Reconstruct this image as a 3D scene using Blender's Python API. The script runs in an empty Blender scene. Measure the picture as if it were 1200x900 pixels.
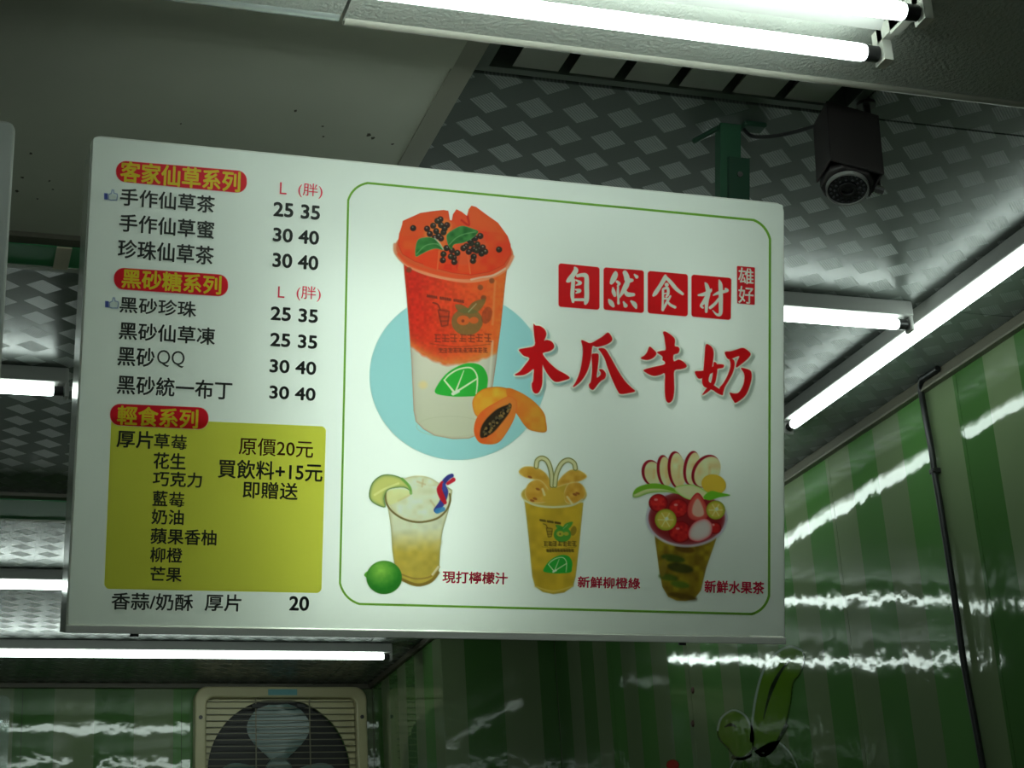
import bpy, bmesh, math, random
import numpy as np
from mathutils import Vector, Matrix
random.seed(7)
rng = np.random.default_rng(7)
SC = bpy.context.scene
COL = SC.collection
CE = 3.01                       # ceiling height

# ------------------------------------------------------------------ camera
YAW, PITCH, ROLL, FPX = 0.338591451, 0.353738823, -0.0620990394, 2062.1729
CAM = Vector((0, 0, 1.6))
_fw = Vector((math.sin(YAW)*math.cos(PITCH), math.cos(YAW)*math.cos(PITCH), math.sin(PITCH)))
_rt = _fw.cross(Vector((0, 0, 1))).normalized()
_up = _rt.cross(_fw)
_r2 = _rt*math.cos(ROLL) + _up*math.sin(ROLL)
_u2 = _up*math.cos(ROLL) - _rt*math.sin(ROLL)
cd = bpy.data.cameras.new('camera')
cd.sensor_width = 36
cd.lens = 36*FPX/1200
cd.clip_start = 0.05
cam = bpy.data.objects.new('camera', cd)
COL.objects.link(cam)
cam.matrix_world = Matrix(((_r2.x, _u2.x, -_fw.x, CAM.x), (_r2.y, _u2.y, -_fw.y, CAM.y), (_r2.z, _u2.z, -_fw.z, CAM.z), (0, 0, 0, 1)))
SC.camera = cam

# ------------------------------------------------------------------ world, exposure
SC.view_settings.view_transform = 'Standard'
SC.view_settings.look = 'None'
SC.view_settings.gamma = 1
SC.view_settings.use_curve_mapping = False
SC.view_settings.exposure = 0.0
SC.cycles.use_denoising = True
SC.cycles.max_bounces = 6
SC.cycles.diffuse_bounces = 3
SC.cycles.glossy_bounces = 4
SC.cycles.sample_clamp_indirect = 3
TUBE_E = 9.5; FRONT_E = 12.0                     # radiance of the fluorescent tubes
w = bpy.data.worlds.new('evening_street')
SC.world = w
w.use_nodes = True
w.node_tree.nodes['Background'].inputs['Color'].default_value = (0.80, 0.92, 0.86, 1)
w.node_tree.nodes['Background'].inputs['Strength'].default_value = 0.05

# ------------------------------------------------------------------ helpers
def lin(c):
    c = np.asarray(c, float)/255.0
    return np.where(c <= 0.04045, c/12.92, ((c+0.055)/1.055)**2.4)

def ray(x, y):
    return _r2*((x-600)/FPX) - _u2*((y-450)/FPX) + _fw

def at(x, y, axis, val):
    d = ray(x, y)
    return CAM + d*((val-CAM[axis])/d[axis])

def mat(name, color, rough=0.6, metal=0.0, coat=0.0, emit=None, spec=0.5):
    m = bpy.data.materials.new(name)
    m.use_nodes = True
    b = m.node_tree.nodes['Principled BSDF']
    b.inputs['Base Color'].default_value = (*color, 1)
    b.inputs['Roughness'].default_value = rough
    b.inputs['Metallic'].default_value = metal
    b.inputs['Coat Weight'].default_value = coat
    b.inputs['Specular IOR Level'].default_value = spec
    if emit:
        b.inputs['Emission Color'].default_value = (*emit[0], 1)
        b.inputs['Emission Strength'].default_value = emit[1]
    return m

def N(m, kind, **kw):
    n = m.node_tree.nodes.new(kind)
    for k, v in kw.items():
        if k in n.inputs:
            n.inputs[k].default_value = v
        else:
            setattr(n, k, v)
    return n

def L(m, a, b):
    m.node_tree.links.new(a, b)

def bsdf(m):
    return m.node_tree.nodes['Principled BSDF']

def math_node(m, op, a, b=None):
    n = m.node_tree.nodes.new('ShaderNodeMath')
    n.operation = op
    for i, v in enumerate((a, b)):
        if v is None:
            continue
        if hasattr(v, 'links'):
            L(m, v, n.inputs[i])
        else:
            n.inputs[i].default_value = v
    return n.outputs[0]

def add_bump(m, height, dist, strength=1.0):
    b = N(m, 'ShaderNodeBump')
    b.inputs['Strength'].default_value = strength
    b.inputs['Distance'].default_value = dist
    L(m, height, b.inputs['Height'])
    L(m, b.outputs[0], bsdf(m).inputs['Normal'])
    return b

def noise_mix(m, c1, c2, scale, detail=4, lo=0.35, hi=0.65):
    g = N(m, 'ShaderNodeNewGeometry')
    n = N(m, 'ShaderNodeTexNoise', Scale=scale, Detail=detail)
    L(m, g.outputs['Position'], n.inputs['Vector'])
    r = N(m, 'ShaderNodeValToRGB')
    r.color_ramp.elements[0].position = lo
    r.color_ramp.elements[1].position = hi
    r.color_ramp.elements[0].color = (*c1, 1)
    r.color_ramp.elements[1].color = (*c2, 1)
    L(m, n.outputs[0], r.inputs[0])
    L(m, r.outputs[0], bsdf(m).inputs['Base Color'])
    return n

def tag(o, label=None, cat=None, group=None, kind=None):
    if label: o['label'] = label
    if cat: o['category'] = cat
    if group: o['group'] = group
    if kind: o['kind'] = kind
    return o

def empty(name, loc=(0, 0, 0), M=None):
    o = bpy.data.objects.new(name, None)
    o.empty_display_size = 0.05
    COL.objects.link(o)
    if M is not None:
        o.matrix_world = M
    else:
        o.location = loc
    return o

class MB:
    """collects geometry for ONE mesh object"""
    def __init__(s):
        s.v, s.f, s.mi = [], [], []
    def add(s, vs, fs, mi=0):
        k = len(s.v)
        s.v += [tuple(p) for p in vs]
        s.f += [tuple(i+k for i in f) for f in fs]
        s.mi += [mi]*len(fs)
        return s
    def box(s, a, b, mi=0, M=None):
        x0, y0, z0 = a; x1, y1, z1 = b
        vs = [Vector(p) for p in ((x0,y0,z0),(x1,y0,z0),(x1,y1,z0),(x0,y1,z0),(x0,y0,z1),(x1,y0,z1),(x1,y1,z1),(x0,y1,z1))]
        if M: vs = [M@p for p in vs]
        return s.add(vs, [(0,3,2,1),(4,5,6,7),(0,1,5,4),(1,2,6,5),(2,3,7,6),(3,0,4,7)], mi)
    def tube(s, pts, r, n=10, cap=True, mi=0):
        pts = [Vector(p) for p in pts]
        rs = r if hasattr(r, '__len__') else [r]*len(pts)
        vs = []; fs = []
        t0 = (pts[1]-pts[0]).normalized()
        ref = Vector((0, 0, 1)) if abs(t0.z) < 0.9 else Vector((1, 0, 0))
        u = t0.cross(ref).normalized()
        for i, p in enumerate(pts):
            t = (pts[min(i+1, len(pts)-1)]-pts[max(i-1, 0)]).normalized()
            u = (u - t*u.dot(t)).normalized()
            w_ = t.cross(u)
            for k in range(n):
                a = 2*math.pi*k/n
                vs.append(p + (u*math.cos(a)+w_*math.sin(a))*rs[i])
        for i in range(len(pts)-1):
            for k in range(n):
                a, b = i*n+k, i*n+(k+1) % n
                fs.append((a, b, b+n, a+n))
        if cap:
            fs.append(tuple(range(n))[::-1])
            fs.append(tuple((len(pts)-1)*n+k for k in range(n)))
        return s.add(vs, fs, mi)
    def prism(s, outline, depth, M=None, mi=0):
        """outline in local xy, extruded from z=0 to z=depth"""
        n = len(outline)
        vs = [Vector((x, y, 0)) for x, y in outline]+[Vector((x, y, depth)) for x, y in outline]
        if M: vs = [M@p for p in vs]
        fs = [tuple(range(n))[::-1], tuple(range(n, 2*n))]
        fs += [(i, (i+1) % n, (i+1) % n+n, i+n) for i in range(n)]
        return s.add(vs, fs, mi)
    def ring(s, outer, inner, depth, M=None, mi=0):
        n = len(outer)
        vs = [Vector((x, y, z)) for z in (0, depth) for o in (outer, inner) for x, y in o]
        if M: vs = [M@p for p in vs]
        fs = []
        for i in range(n):
            j = (i+1) % n
            fs += [(i, j, j+n, i+n)[::-1], (i+2*n, j+2*n, j+3*n, i+3*n), (i, j, j+2*n, i+2*n), (i+n, j+n, j+3*n, i+3*n)[::-1]]
        return s.add(vs, fs, mi)
    def build(s, name, m, parent=None, smooth=False, bevel=0, M=None):
        me = bpy.data.meshes.new(name)
        me.from_pydata(s.v, [], s.f)
        ms = m if isinstance(m, (list, tuple)) else [m]
        for x in ms: me.materials.append(x)
        if len(ms) > 1:
            me.polygons.foreach_set('material_index', s.mi)
        bm = bmesh.new(); bm.from_mesh(me)
        bmesh.ops.recalc_face_normals(bm, faces=bm.faces)
        bm.to_mesh(me); bm.free()
        if smooth:
            me.shade_smooth()
            me.set_sharp_from_angle(angle=0.7)
        o = bpy.data.objects.new(name, me)
        COL.objects.link(o)
        if parent: o.parent = parent
        if M is not None: o.matrix_local = M
        if bevel:
            b = o.modifiers.new('bevel', 'BEVEL'); b.width = bevel; b.segments = 2; b.limit_method = 'ANGLE'
        return o

def rrect(x0, y0, x1, y1, r, n=8):
    pts = []
    for cx, cy, a0 in ((x1-r, y1-r, 0), (x0+r, y1-r, 90), (x0+r, y0+r, 180), (x1-r, y0+r, 270)):
        for k in range(n+1):
            a = math.radians(a0+90*k/n)
            pts.append((cx+r*math.cos(a), cy+r*math.sin(a)))
    return pts

def circ(r, n=32, cx=0, cy=0):
    return [(cx+r*math.cos(2*math.pi*k/n), cy+r*math.sin(2*math.pi*k/n)) for k in range(n)]

# ------------------------------------------------------------------ materials
M_plain = mat('plain_ceiling_board', (0.46, 0.46, 0.40), 0.75)
n_ = noise_mix(M_plain, (0.74, 0.745, 0.63), (0.82, 0.82, 0.70), 2.5)
M_joint = mat('cream_joint_cover', (0.42, 0.41, 0.33), 0.6)
M_soffit = mat('textured_soffit', (0.42, 0.44, 0.40), 0.5)
g_ = N(M_soffit, 'ShaderNodeNewGeometry')
n_ = N(M_soffit, 'ShaderNodeTexNoise', Scale=150.0, Detail=3.0)
L(M_soffit, g_.outputs['Position'], n_.inputs['Vector'])
add_bump(M_soffit, n_.outputs[0], 0.004, 0.9)
M_trim = mat('aluminium_trim', (0.55, 0.55, 0.50), 0.35, 0.3)
M_cornice = mat('brown_grey_cornice', (0.085, 0.08, 0.055), 0.5)
M_backing = mat('dark_backing', (0.04, 0.035, 0.025), 0.8)  # dark backing that shows in the joints between wall panels
M_floor = mat('floor_tile', (0.30, 0.29, 0.27), 0.5)
M_board = mat('white_lamp_housing', (0.42, 0.42, 0.40), 0.4)
M_tube = mat('lit_tube', (0.9, 0.9, 0.9), 0.3, emit=((0.84, 1.0, 0.92), TUBE_E))
M_tube_front = mat('lit_tube_new', (0.9, 0.9, 0.9), 0.3, emit=((0.84, 1.0, 0.92), FRONT_E))
M_black = mat('black_plastic', (0.02, 0.02, 0.02), 0.4)
M_chrome = mat('metal_pin', (0.5, 0.5, 0.5), 0.25, 1.0)
M_green = mat('green_painted_steel', (0.020, 0.085, 0.042), 0.4)
M_dgreen = mat('dark_green_painted_steel', (0.015, 0.055, 0.03), 0.4)
M_cream = mat('cream_tape', (0.75, 0.68, 0.50), 0.6)
M_cctv = mat('dark_camera_housing', (0.035, 0.03, 0.03), 0.45)
M_lens = mat('black_lens_glass', (0.012, 0.014, 0.016), 0.12, coat=1.0)
M_louvre = mat('louvre_aluminium', (0.75, 0.75, 0.7), 0.35, 0.3)
M_louvre_f = mat('louvre_frame', (0.13, 0.16, 0.13), 0.4)
M_fan = mat('cream_fan_plastic', (0.50, 0.46, 0.26), 0.4)
M_fan_in = mat('dark_fan_throat', (0.012, 0.012, 0.010), 0.5)
M_blade = mat('grey_fan_blade', (0.13, 0.20, 0.18), 0.3)
M_sticker = mat('blue_sticker', (0.12, 0.36, 0.38), 0.4)
M_rubber = mat('black_cable', (0.008, 0.009, 0.009), 0.4)

# embossed patterned ceiling: basket weave of hatched squares turned 45 degrees
M_weave = mat('embossed_weave_ceiling', (0.135, 0.155, 0.138), 0.34)
def _weave(m, s=0.0558, p=0.0045):
    g = N(m, 'ShaderNodeNewGeometry')
    x = N(m, 'ShaderNodeSeparateXYZ'); L(m, g.outputs['Position'], x.inputs[0])
    r2 = math.sqrt(0.5)
    X = math_node(m, 'ADD', x.outputs[0], -1.652+0.0395)
    Y = math_node(m, 'ADD', x.outputs[1], -2.80+0.0)
    u = math_node(m, 'MULTIPLY', math_node(m, 'ADD', X, Y), r2)
    v = math_node(m, 'MULTIPLY', math_node(m, 'SUBTRACT', X, Y), r2)
    fu = math_node(m, 'FLOOR', math_node(m, 'DIVIDE', u, s))
    fv = math_node(m, 'FLOOR', math_node(m, 'DIVIDE', v, s))
    par = math_node(m, 'FLOORED_MODULO', math_node(m, 'ADD', fu, fv), 2.0)
    cen = math_node(m, 'ABSOLUTE', math_node(m, 'SUBTRACT', math_node(m, 'FLOORED_MODULO', math_node(m, 'DIVIDE', v, s), 1.0), 0.5))
    patch = math_node(m, 'MULTIPLY', par, math_node(m, 'LESS_THAN', cen, 0.36))
    hu = math_node(m, 'SINE', math_node(m, 'MULTIPLY', u, 2*math.pi/p))
    hv = math_node(m, 'SINE', math_node(m, 'MULTIPLY', v, 2*math.pi/p))
    mx = N(m, 'ShaderNodeMix'); mx.data_type = 'FLOAT'
    L(m, patch, mx.inputs[0]); L(m, math_node(m, 'MULTIPLY', hu, 0.35), mx.inputs[2]); L(m, math_node(m, 'MULTIPLY', hv, 1.5), mx.inputs[3])
    # shallow pillow of every square
    pu = math_node(m, 'ABSOLUTE', math_node(m, 'SINE', math_node(m, 'MULTIPLY', u, math.pi/s)))
    pv = math_node(m, 'ABSOLUTE', math_node(m, 'SINE', math_node(m, 'MULTIPLY', v, math.pi/s)))
    pil = math_node(m, 'MULTIPLY', math_node(m, 'POWER', math_node(m, 'MULTIPLY', pu, pv), 0.4), 0.25)
    n = N(m, 'ShaderNodeTexNoise', Scale=3.0, Detail=2.0)
    L(m, g.outputs['Position'], n.inputs['Vector'])
    h = math_node(m, 'ADD', mx.outputs[0], pil)
    h = math_node(m, 'ADD', h, math_node(m, 'MULTIPLY', n.outputs[0], 0.8))
    add_bump(m, h, 0.00028, 0.5)
    # the two hatch directions carry a slightly different sheen
    rr = N(m, 'ShaderNodeMapRange'); L(m, patch, rr.inputs[0])
    rr.inputs[3].default_value = 0.27; rr.inputs[4].default_value = 0.37
    line = math_node(m, 'MULTIPLY', patch, math_node(m, 'GREATER_THAN', hv, 0.0))
    lum = math_node(m, 'ADD', math_node(m, 'MULTIPLY', patch, 0.01), math_node(m, 'MULTIPLY', line, 0.08))  # sheen of the hatched patches also painted into the base colour as lighter lines
    lum = math_node(m, 'ADD', lum, 0.148)
    cc_ = N(m, 'ShaderNodeCombineColor')
    L(m, math_node(m, 'MULTIPLY', lum, 0.92), cc_.inputs[0]); L(m, math_node(m, 'MULTIPLY', lum, 1.06), cc_.inputs[1]); L(m, math_node(m, 'MULTIPLY', lum, 0.96), cc_.inputs[2])
    L(m, cc_.outputs[0], bsdf(m).inputs['Base Color'])
    L(m, rr.outputs[0], bsdf(m).inputs['Roughness'])
_weave(M_weave)

# glossy vinyl wall with printed vertical stripes
def wall_bump(m, g):
    n1 = N(m, 'ShaderNodeTexNoise', Scale=9.0, Detail=2.0)
    n2 = N(m, 'ShaderNodeTexNoise', Scale=70.0, Detail=3.0)
    n3 = N(m, 'ShaderNodeTexNoise', Scale=2.2, Detail=1.0)
    for n in (n1, n2, n3): L(m, g.outputs['Position'], n.inputs['Vector'])
    h = math_node(m, 'ADD', n1.outputs[0], math_node(m, 'MULTIPLY', n2.outputs[0], 0.05))
    h = math_node(m, 'ADD', h, math_node(m, 'MULTIPLY', n3.outputs[0], 1.2))
    add_bump(m, h, 0.0014, 1.0)
def stripe_wall(name, axis, off, per, c_pale, c_deep, rough=0.05):
    m = mat(name, c_deep, rough)
    g = N(m, 'ShaderNodeNewGeometry')
    x = N(m, 'ShaderNodeSeparateXYZ'); L(m, g.outputs['Position'], x.inputs[0])
    t = math_node(m, 'DIVIDE', math_node(m, 'SUBTRACT', x.outputs[axis], off), per)
    fr = math_node(m, 'FLOORED_MODULO', t, 1.0)
    pale = math_node(m, 'LESS_THAN', fr, 0.5)
    # every deep stripe has its own tone
    wn = N(m, 'ShaderNodeTexWhiteNoise'); wn.noise_dimensions = '1D'
    L(m, math_node(m, 'FLOOR', math_node(m, 'MULTIPLY', t, 2.0)), wn.inputs['W'])
    hsv = N(m, 'ShaderNodeMix'); hsv.data_type = 'RGBA'
    L(m, wn.outputs[0], hsv.inputs[0])
    hsv.inputs[6].default_value = (*[c*0.72 for c in c_deep], 1)
    hsv.inputs[7].default_value = (*[c*1.3 for c in c_deep], 1)
    mx = N(m, 'ShaderNodeMix'); mx.data_type = 'RGBA'
    L(m, pale, mx.inputs[0]); L(m, hsv.outputs[2], mx.inputs[6])
    mx.inputs[7].default_value = (*c_pale, 1)
    L(m, mx.outputs[2], bsdf(m).inputs['Base Color'])
    wall_bump(m, g)
    bsdf(m).inputs['Specular IOR Level'].default_value = 0.5
    return m
PALE = (0.165, 0.225, 0.115); DEEP = (0.078, 0.190, 0.052)
M_wr = stripe_wall('green_striped_vinyl_right', 1, 3.05, 0.2535, PALE, DEEP)
M_wb = stripe_wall('green_striped_vinyl_back', 0, 0.522, 0.310, PALE, DEEP)
M_wj = stripe_wall('green_striped_vinyl_return', 0, 2.042, 0.286, PALE, DEEP)

# ------------------------------------------------------------------ room shell
XR, XL, YB, YJ, XS = 2.25, -2.6, 7.14, 6.10, 1.81
def struct(o): return tag(o, kind='structure')
struct(MB().box((XL-0.1, -1.0, -0.1), (XR+0.1, YB+0.1, 0)).build('floor', M_floor))
ceiling = struct(MB().box((XL-0.1, 0.5, CE+0.10), (XR+0.1, YB+0.1, CE+0.16)).build('ceiling', M_plain))
def panel(x0, y0, x1, y1, m, name='ceiling_panel', z=CE, t=0.012, gap=0.0015):
    return MB().box((x0+gap, y0+gap, z), (x1-gap, y1-gap, z+t)).build(name, m, ceiling)
for x0, x1 in ((XL, -1.2), (-1.2, 0.735)):
    panel(x0, 2.275, x1, 3.0, M_plain)
    panel(x0, 1.0, x1, 2.272, M_plain, z=CE-0.004)
panel(0.765, 2.28, 2.25, 3.02, M_weave)
panel(1.432, 1.0, 2.25, 2.278, M_weave)
panel(0.765, 1.0, 1.432, 1.93, M_plain)
for x0, x1 in ((XL, -1.4), (-1.4, 0.1), (0.1, 1.6), (1.6, XR)):
    panel(x0, 3.02, x1, 4.62, M_weave)
    panel(x0, 4.62, x1, 7.14, M_weave)
MB().box((0.733, 1.0, CE-0.003), (0.769, 3.0, CE+0.014)).build('joint_cover', M_joint, ceiling)
MB().box((-1.215, 1.0, CE-0.003), (-1.18, 3.0, CE+0.014)).build('joint_cover', M_joint, ceiling)
mb = MB()   # small brown stains on the plain board
for px, py, r in ((346,130,2.2),(378,148,1.6),(379,160,1.4),(432,158,3.0),(437,162,2.6),(460,169,1.8),(36,180,2.4),(26,208,2.2),(20,224,2.4),(58,212,1.6),(44,233,1.4),(62,222,1.5),(212,145,1.3)):
    c = at(px, py, 2, CE-0.0006)
    mb.add([(c.x+0.0014*r*math.cos(a)*(0.6+0.6*random.random()), c.y+0.0020*r*math.sin(a)*(0.6+0.6*random.random()), c.z) for a in [k*math.pi/5 for k in range(10)]], [tuple(range(10))])
st = mb.build('stain', mat('brown_stain', (0.13, 0.12, 0.085), 0.8), ceiling); tag(st, kind='stuff')

# soffit of the front beam, in two lengths, each with a rolled metal edge
def soffit(name, x0, x1, y1, m_edge):
    o = MB().box((x0, 0.55, CE-0.07), (x1, y1-0.012, CE+0.16)).build(name, M_soffit)
    struct(o)
    MB().tube([(x0+0.002, y1-0.012, CE-0.064), (x1-0.002, y1-0.012, CE-0.064)], 0.0105, 12).build('rolled_edge', m_edge, o, smooth=True)
    MB().box((x0+0.002, y1-0.0125, CE-0.064), (x1-0.002, y1-0.004, CE+0.02)).build('edge_flange', m_edge, o)
    return o
M_edge1 = mat('polished_edge', (0.55, 0.60, 0.58), 0.2, 0.5)
M_edge2 = mat('cream_edge', (0.50, 0.49, 0.42), 0.4)
soffit('trim_1', XL, 0.508, 2.078, M_edge1)
soffit('trim_2', 0.513, XR, 2.085, M_edge2)

# walls
def wall_backing(name, a, b):
    return struct(MB().box(a, b).build(name, M_backing))
wr = wall_backing('wall_right', (XR+0.006, 0.5, 0), (XR+0.1, YJ+0.1, CE+0.1))
for y0, y1 in ((0.5, 0.77), (0.77, 1.40), (1.40, 2.03), (2.03, 2.66), (2.66, 3.29), (3.29, 3.92), (3.92, 4.92), (4.92, 5.55), (5.55, 6.098)):
    MB().box((XR, y0+0.0008, 0), (XR+0.007, y1-0.0008, CE-0.001)).build('wall_panel', M_wr, wr)
wj = wall_backing('wall_return', (XS+0.012, YJ+0.007, 0), (XR+0.006, YJ+0.1, CE+0.1))
MB().box((XS+0.0005, YJ, 0), (XR-0.0005, YJ+0.007, CE-0.001)).build('wall_panel', M_wj, wj)
ws = wall_backing('wall_alcove', (XS+0.006, YJ+0.1, 0), (XS+0.1, YB+0.1, CE+0.1))
MB().box((XS, YJ+0.008, 0), (XS+0.007, YB-0.001, CE-0.001)).build('wall_panel', M_wr, ws)
wb = wall_backing('wall_back', (XL-0.1, YB+0.006, 0), (XS+0.006, YB+0.1, CE+0.1))
xs = [XL, -2.0, -1.4, -0.8, -0.2, 0.4, 1.02, XS]
for x0, x1 in zip(xs[:-1], xs[1:]):
    MB().box((x0+0.0008, YB, 0), (x1-0.0008, YB+0.007, CE-0.001)).build('wall_panel', M_wb, wb)
wl = wall_backing('wall_left', (XL-0.1, 0.5, 0), (XL-0.006, YB+0.1, CE+0.1))
for k in range(7):
    MB().box((XL-0.007, 0.5+k*0.95, 0), (XL, 0.5+(k+1)*0.95-0.002, CE-0.001)).build('wall_panel', M_wr, wl)

# cornice along the right wall: grey-brown moulding with a pale lower lip
c = struct(MB().box((XR-0.016, 2.09, CE-0.028), (XR-0.0004, YJ-0.001, CE-0.0005)).build('trim_3', M_cornice, bevel=0.004))
MB().box((XR-0.018, 2.09, CE-0.031), (XR-0.0004, YJ-0.001, CE-0.028)).build('lip', mat('cornice_lip', (0.17, 0.165, 0.12), 0.5), c)
c = struct(MB().box((XL, YB-0.018, CE-0.022), (XS-0.0005, YB-0.0004, CE-0.0005)).build('trim_4', M_cornice, bevel=0.004))
c = struct(MB().box((XS-0.018, YJ+0.009, CE-0.022), (XS-0.0004, YB-0.019, CE-0.0005)).build('trim_5', M_cornice, bevel=0.004))

# green painted rails under the ceiling
M_rail = mat('green_rail_paint', (0.06, 0.36, 0.14), 0.4)
def rail(name, y0, y1, x1, label):
    r = empty(name, (XL, y0, CE))
    tag(r, label, 'rail')
    inv = Matrix.Translation(-r.location)
    def b(nm, a, bb, m): 
        return MB().box(a, bb, M=inv).build(nm, m, r)
    b('rail_body', (XL+0.001, y0, CE-0.012), (x1, y1, CE-0.0003), M_rail)
    b('front_edge', (XL+0.001, y0-0.030, CE-0.010), (x1, y0-0.0005, CE-0.0003), mat('brown_edge_strip', (0.16, 0.15, 0.12), 0.4))
    b('rear_edge', (XL+0.001, y1+0.0005, CE-0.014), (x1, y1+0.018, CE-0.0003), M_trim)
    return r
r1 = rail('ceiling_rail', 3.020, 3.108, 0.72, 'green ceiling rail with cream tape, nearer of the two seen between the signboards')
a = at(68, 283, 2, CE-0.013); b = at(83, 310, 2, CE-0.013)
MB().box((a.x, 3.016, CE-0.0155), (b.x-0.004, 3.112, CE-0.0125), M=Matrix.Translation(-r1.location)).build('tape', M_cream, r1)
rail('ceiling_rail', 4.62, 4.80, 1.5, 'plain green ceiling rail without tape, deeper in the shop')

# ------------------------------------------------------------------ fluorescent lamps
def ftube(p0, p1, r, parent, name='tube', m=None):
    """glass tube with caps between two points (local)"""
    p0, p1 = Vector(p0), Vector(p1); d = (p1-p0).normalized(); Lh = (p1-p0).length
    cap = 0.022
    q = [p0+d*cap, p0+d*(cap+0.004), p0+d*(cap+0.012), p1-d*(cap+0.012), p1-d*(cap+0.004), p1-d*cap]
    t = MB().tube(q, [r*0.8, r*0.95, r, r, r*0.95, r*0.8], 16).build(name, m or M_tube, parent, smooth=True)
    for e, s in ((p0, 1), (p1, -1)):
        MB().tube([e+d*s*0.003, e+d*s*(cap+0.001)], r*0.92, 16).build('end_cap', M_black, t, smooth=True)
    return t

def batten(x, y, z, length, axis, label, group=None, th=0.034, drop=0.048):
    """single tube batten under a surface at height z; right/far end at (x, y)"""
    o = empty('tube_lamp', (x, y, z))
    tag(o, label, 'lamp', group)
    D = Vector((-1, 0, 0)) if axis == 'x' else Vector((0, -1, 0))
    S = Vector((0, 1, 0)) if axis == 'x' else Vector((1, 0, 0))
    def P(a, b, c): return D*a + S*b + Vector((0, 0, c))
    def bx(a0, a1, b0, b1, c0, c1):
        m = MB()
        vs = [P(a, b, c) for c in (c0, c1) for a, b in ((a0, b0), (a1, b0), (a1, b1), (a0, b1))]
        m.add(vs, [(0,3,2,1),(4,5,6,7),(0,1,5,4),(1,2,6,5),(2,3,7,6),(3,0,4,7)])
        return m
    bx(-0.004, length+0.004, -0.021, 0.021, -th, -0.0004).build('housing', M_board, o, bevel=0.003)
    for a in (-0.006, length-0.002):
        bx(a, a+0.008, -0.013, 0.013, -drop-0.016, -th+0.004).build('lamp_holder', M_board, o, bevel=0.002)
    ftube(P(0.003, 0, -drop), P(length-0.003, 0, -drop), 0.0118, o)
    return o
G = 'single ceiling tube lamps'
batten(1.69, 6.37, CE, 1.50, 'x', 'long lit tube lamp on the ceiling just in front of the exhaust fan wall')
batten(0.272, 3.68, CE, 1.20, 'x', 'lit tube lamp on the ceiling seen between the two signboards, half way up')
batten(0.75, 5.39, CE, 1.50, 'x', 'lit tube lamp on the ceiling seen low between the two signboards')
batten(1.72, 5.39, CE, 0.90, 'x', 'short lit tube lamp hidden behind the lower half of the menu signboard')
batten(1.955, 3.0, CE, 1.20, 'x', 'lit tube lamp sticking out beside the right edge of the menu signboard')
batten(2.005, 3.665, CE, 1.20, 'y', 'lit tube lamp running along the top of the green right wall')
batten(2.005, 4.98, CE, 1.20, 'y', 'lit tube lamp along the right wall, hidden behind the menu signboard')

# twin lamp under the soffit
tw = empty('twin_tube_lamp', (1.258, 1.845, CE-0.07))
tag(tw, 'large lit twin tube lamp under the front soffit above the signboard', 'lamp')
LT = 0.95
def tb(a, b): return MB().box(a, b)
tb((-LT+0.03, -0.017, -0.040), (-0.03, 0.017, -0.0004)).build('housing', M_board, tw, bevel=0.003)
MB().add([(-LT+0.03, -0.017, -0.041), (-0.03, -0.017, -0.041), (-0.03, 0.017, -0.041), (-LT+0.03, 0.017, -0.041), (-LT+0.03, 0, -0.055), (-0.03, 0, -0.055)],
         [(0, 1, 5, 4), (2, 3, 4, 5), (0, 4, 3), (1, 2, 5), (0, 3, 2, 1)]).build('reflector_ridge', M_board, tw)
for xe in (-LT-0.012, -0.002):
    hb = MB()
    for s in (-1, 1):
        hb.box((xe, min(0, s*0.055), -0.040), (xe+0.014, max(0, s*0.055), -0.018))
        hb.box((xe, s*0.055-0.013, -0.072), (xe+0.014, s*0.055+0.013, -0.018))
    hb.box((xe, -0.02, -0.045), (xe+0.014, 0.02, -0.0004))
    o = hb.build('lamp_holder', mat('cream_lamp_holder', (0.6, 0.6, 0.54), 0.4), tw)
    for s in (-1, 1):
        MB().tube([(xe+0.007, s*0.055, -0.058), (xe+0.016, s*0.055, -0.058)], 0.004, 8).build('pin', M_chrome, o)
for s in (-1, 1):
    ftube((-LT+0.003, s*0.055, -0.058), (-0.003, s*0.055, -0.058), 0.013, tw, m=M_tube_front)

# recessed louvre lamp, unlit
lv = empty('louvre_lamp', (0.771, 2.272, CE))
tag(lv, 'unlit recessed louvre lamp in the ceiling behind the soffit', 'lamp')
W_, D_, H_ = 0.659, 0.335, 0.075
m_ = MB()
m_.box((0, -D_, 0.0), (0.018, 0, H_)); m_.box((W_-0.018, -D_, 0.0), (W_, 0, H_))
m_.box((0.018, -0.016, 0.0), (W_-0.018, 0, H_)); m_.box((0.018, -D_, 0), (W_-0.018, -D_+0.016, H_))
m_.build('frame', M_louvre_f, lv)
MB().box((0, -D_, H_), (W_, 0, H_+0.004)).build('reflector', M_louvre, lv)
for k in range(1, 7):
    x = W_*k/7
    MB().add([(x-0.038, -D_+0.017, 0.004), (x+0.038, -D_+0.017, 0.004), (x+0.002, -D_+0.017, 0.055), (x-0.002, -D_+0.017, 0.055),
              (x-0.038, -0.017, 0.004), (x+0.038, -0.017, 0.004), (x+0.002, -0.017, 0.055), (x-0.002, -0.017, 0.055)],
             [(0,3,2,1),(4,5,6,7),(0,1,5,4),(1,2,6,5),(2,3,7,6),(3,0,4,7)]).build('louvre_blade', M_louvre, lv)
MB().box((0.019, -D_/2-0.004, 0.004), (W_-0.019, -D_/2+0.004, 0.055)).build('louvre_spine', M_louvre, lv)
for yy in (-0.09, -0.25):
    MB().tube([(0.03, yy, 0.064), (W_-0.03, yy, 0.064)], 0.008, 10).build('unlit_tube', M_board, lv, smooth=True)

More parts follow.
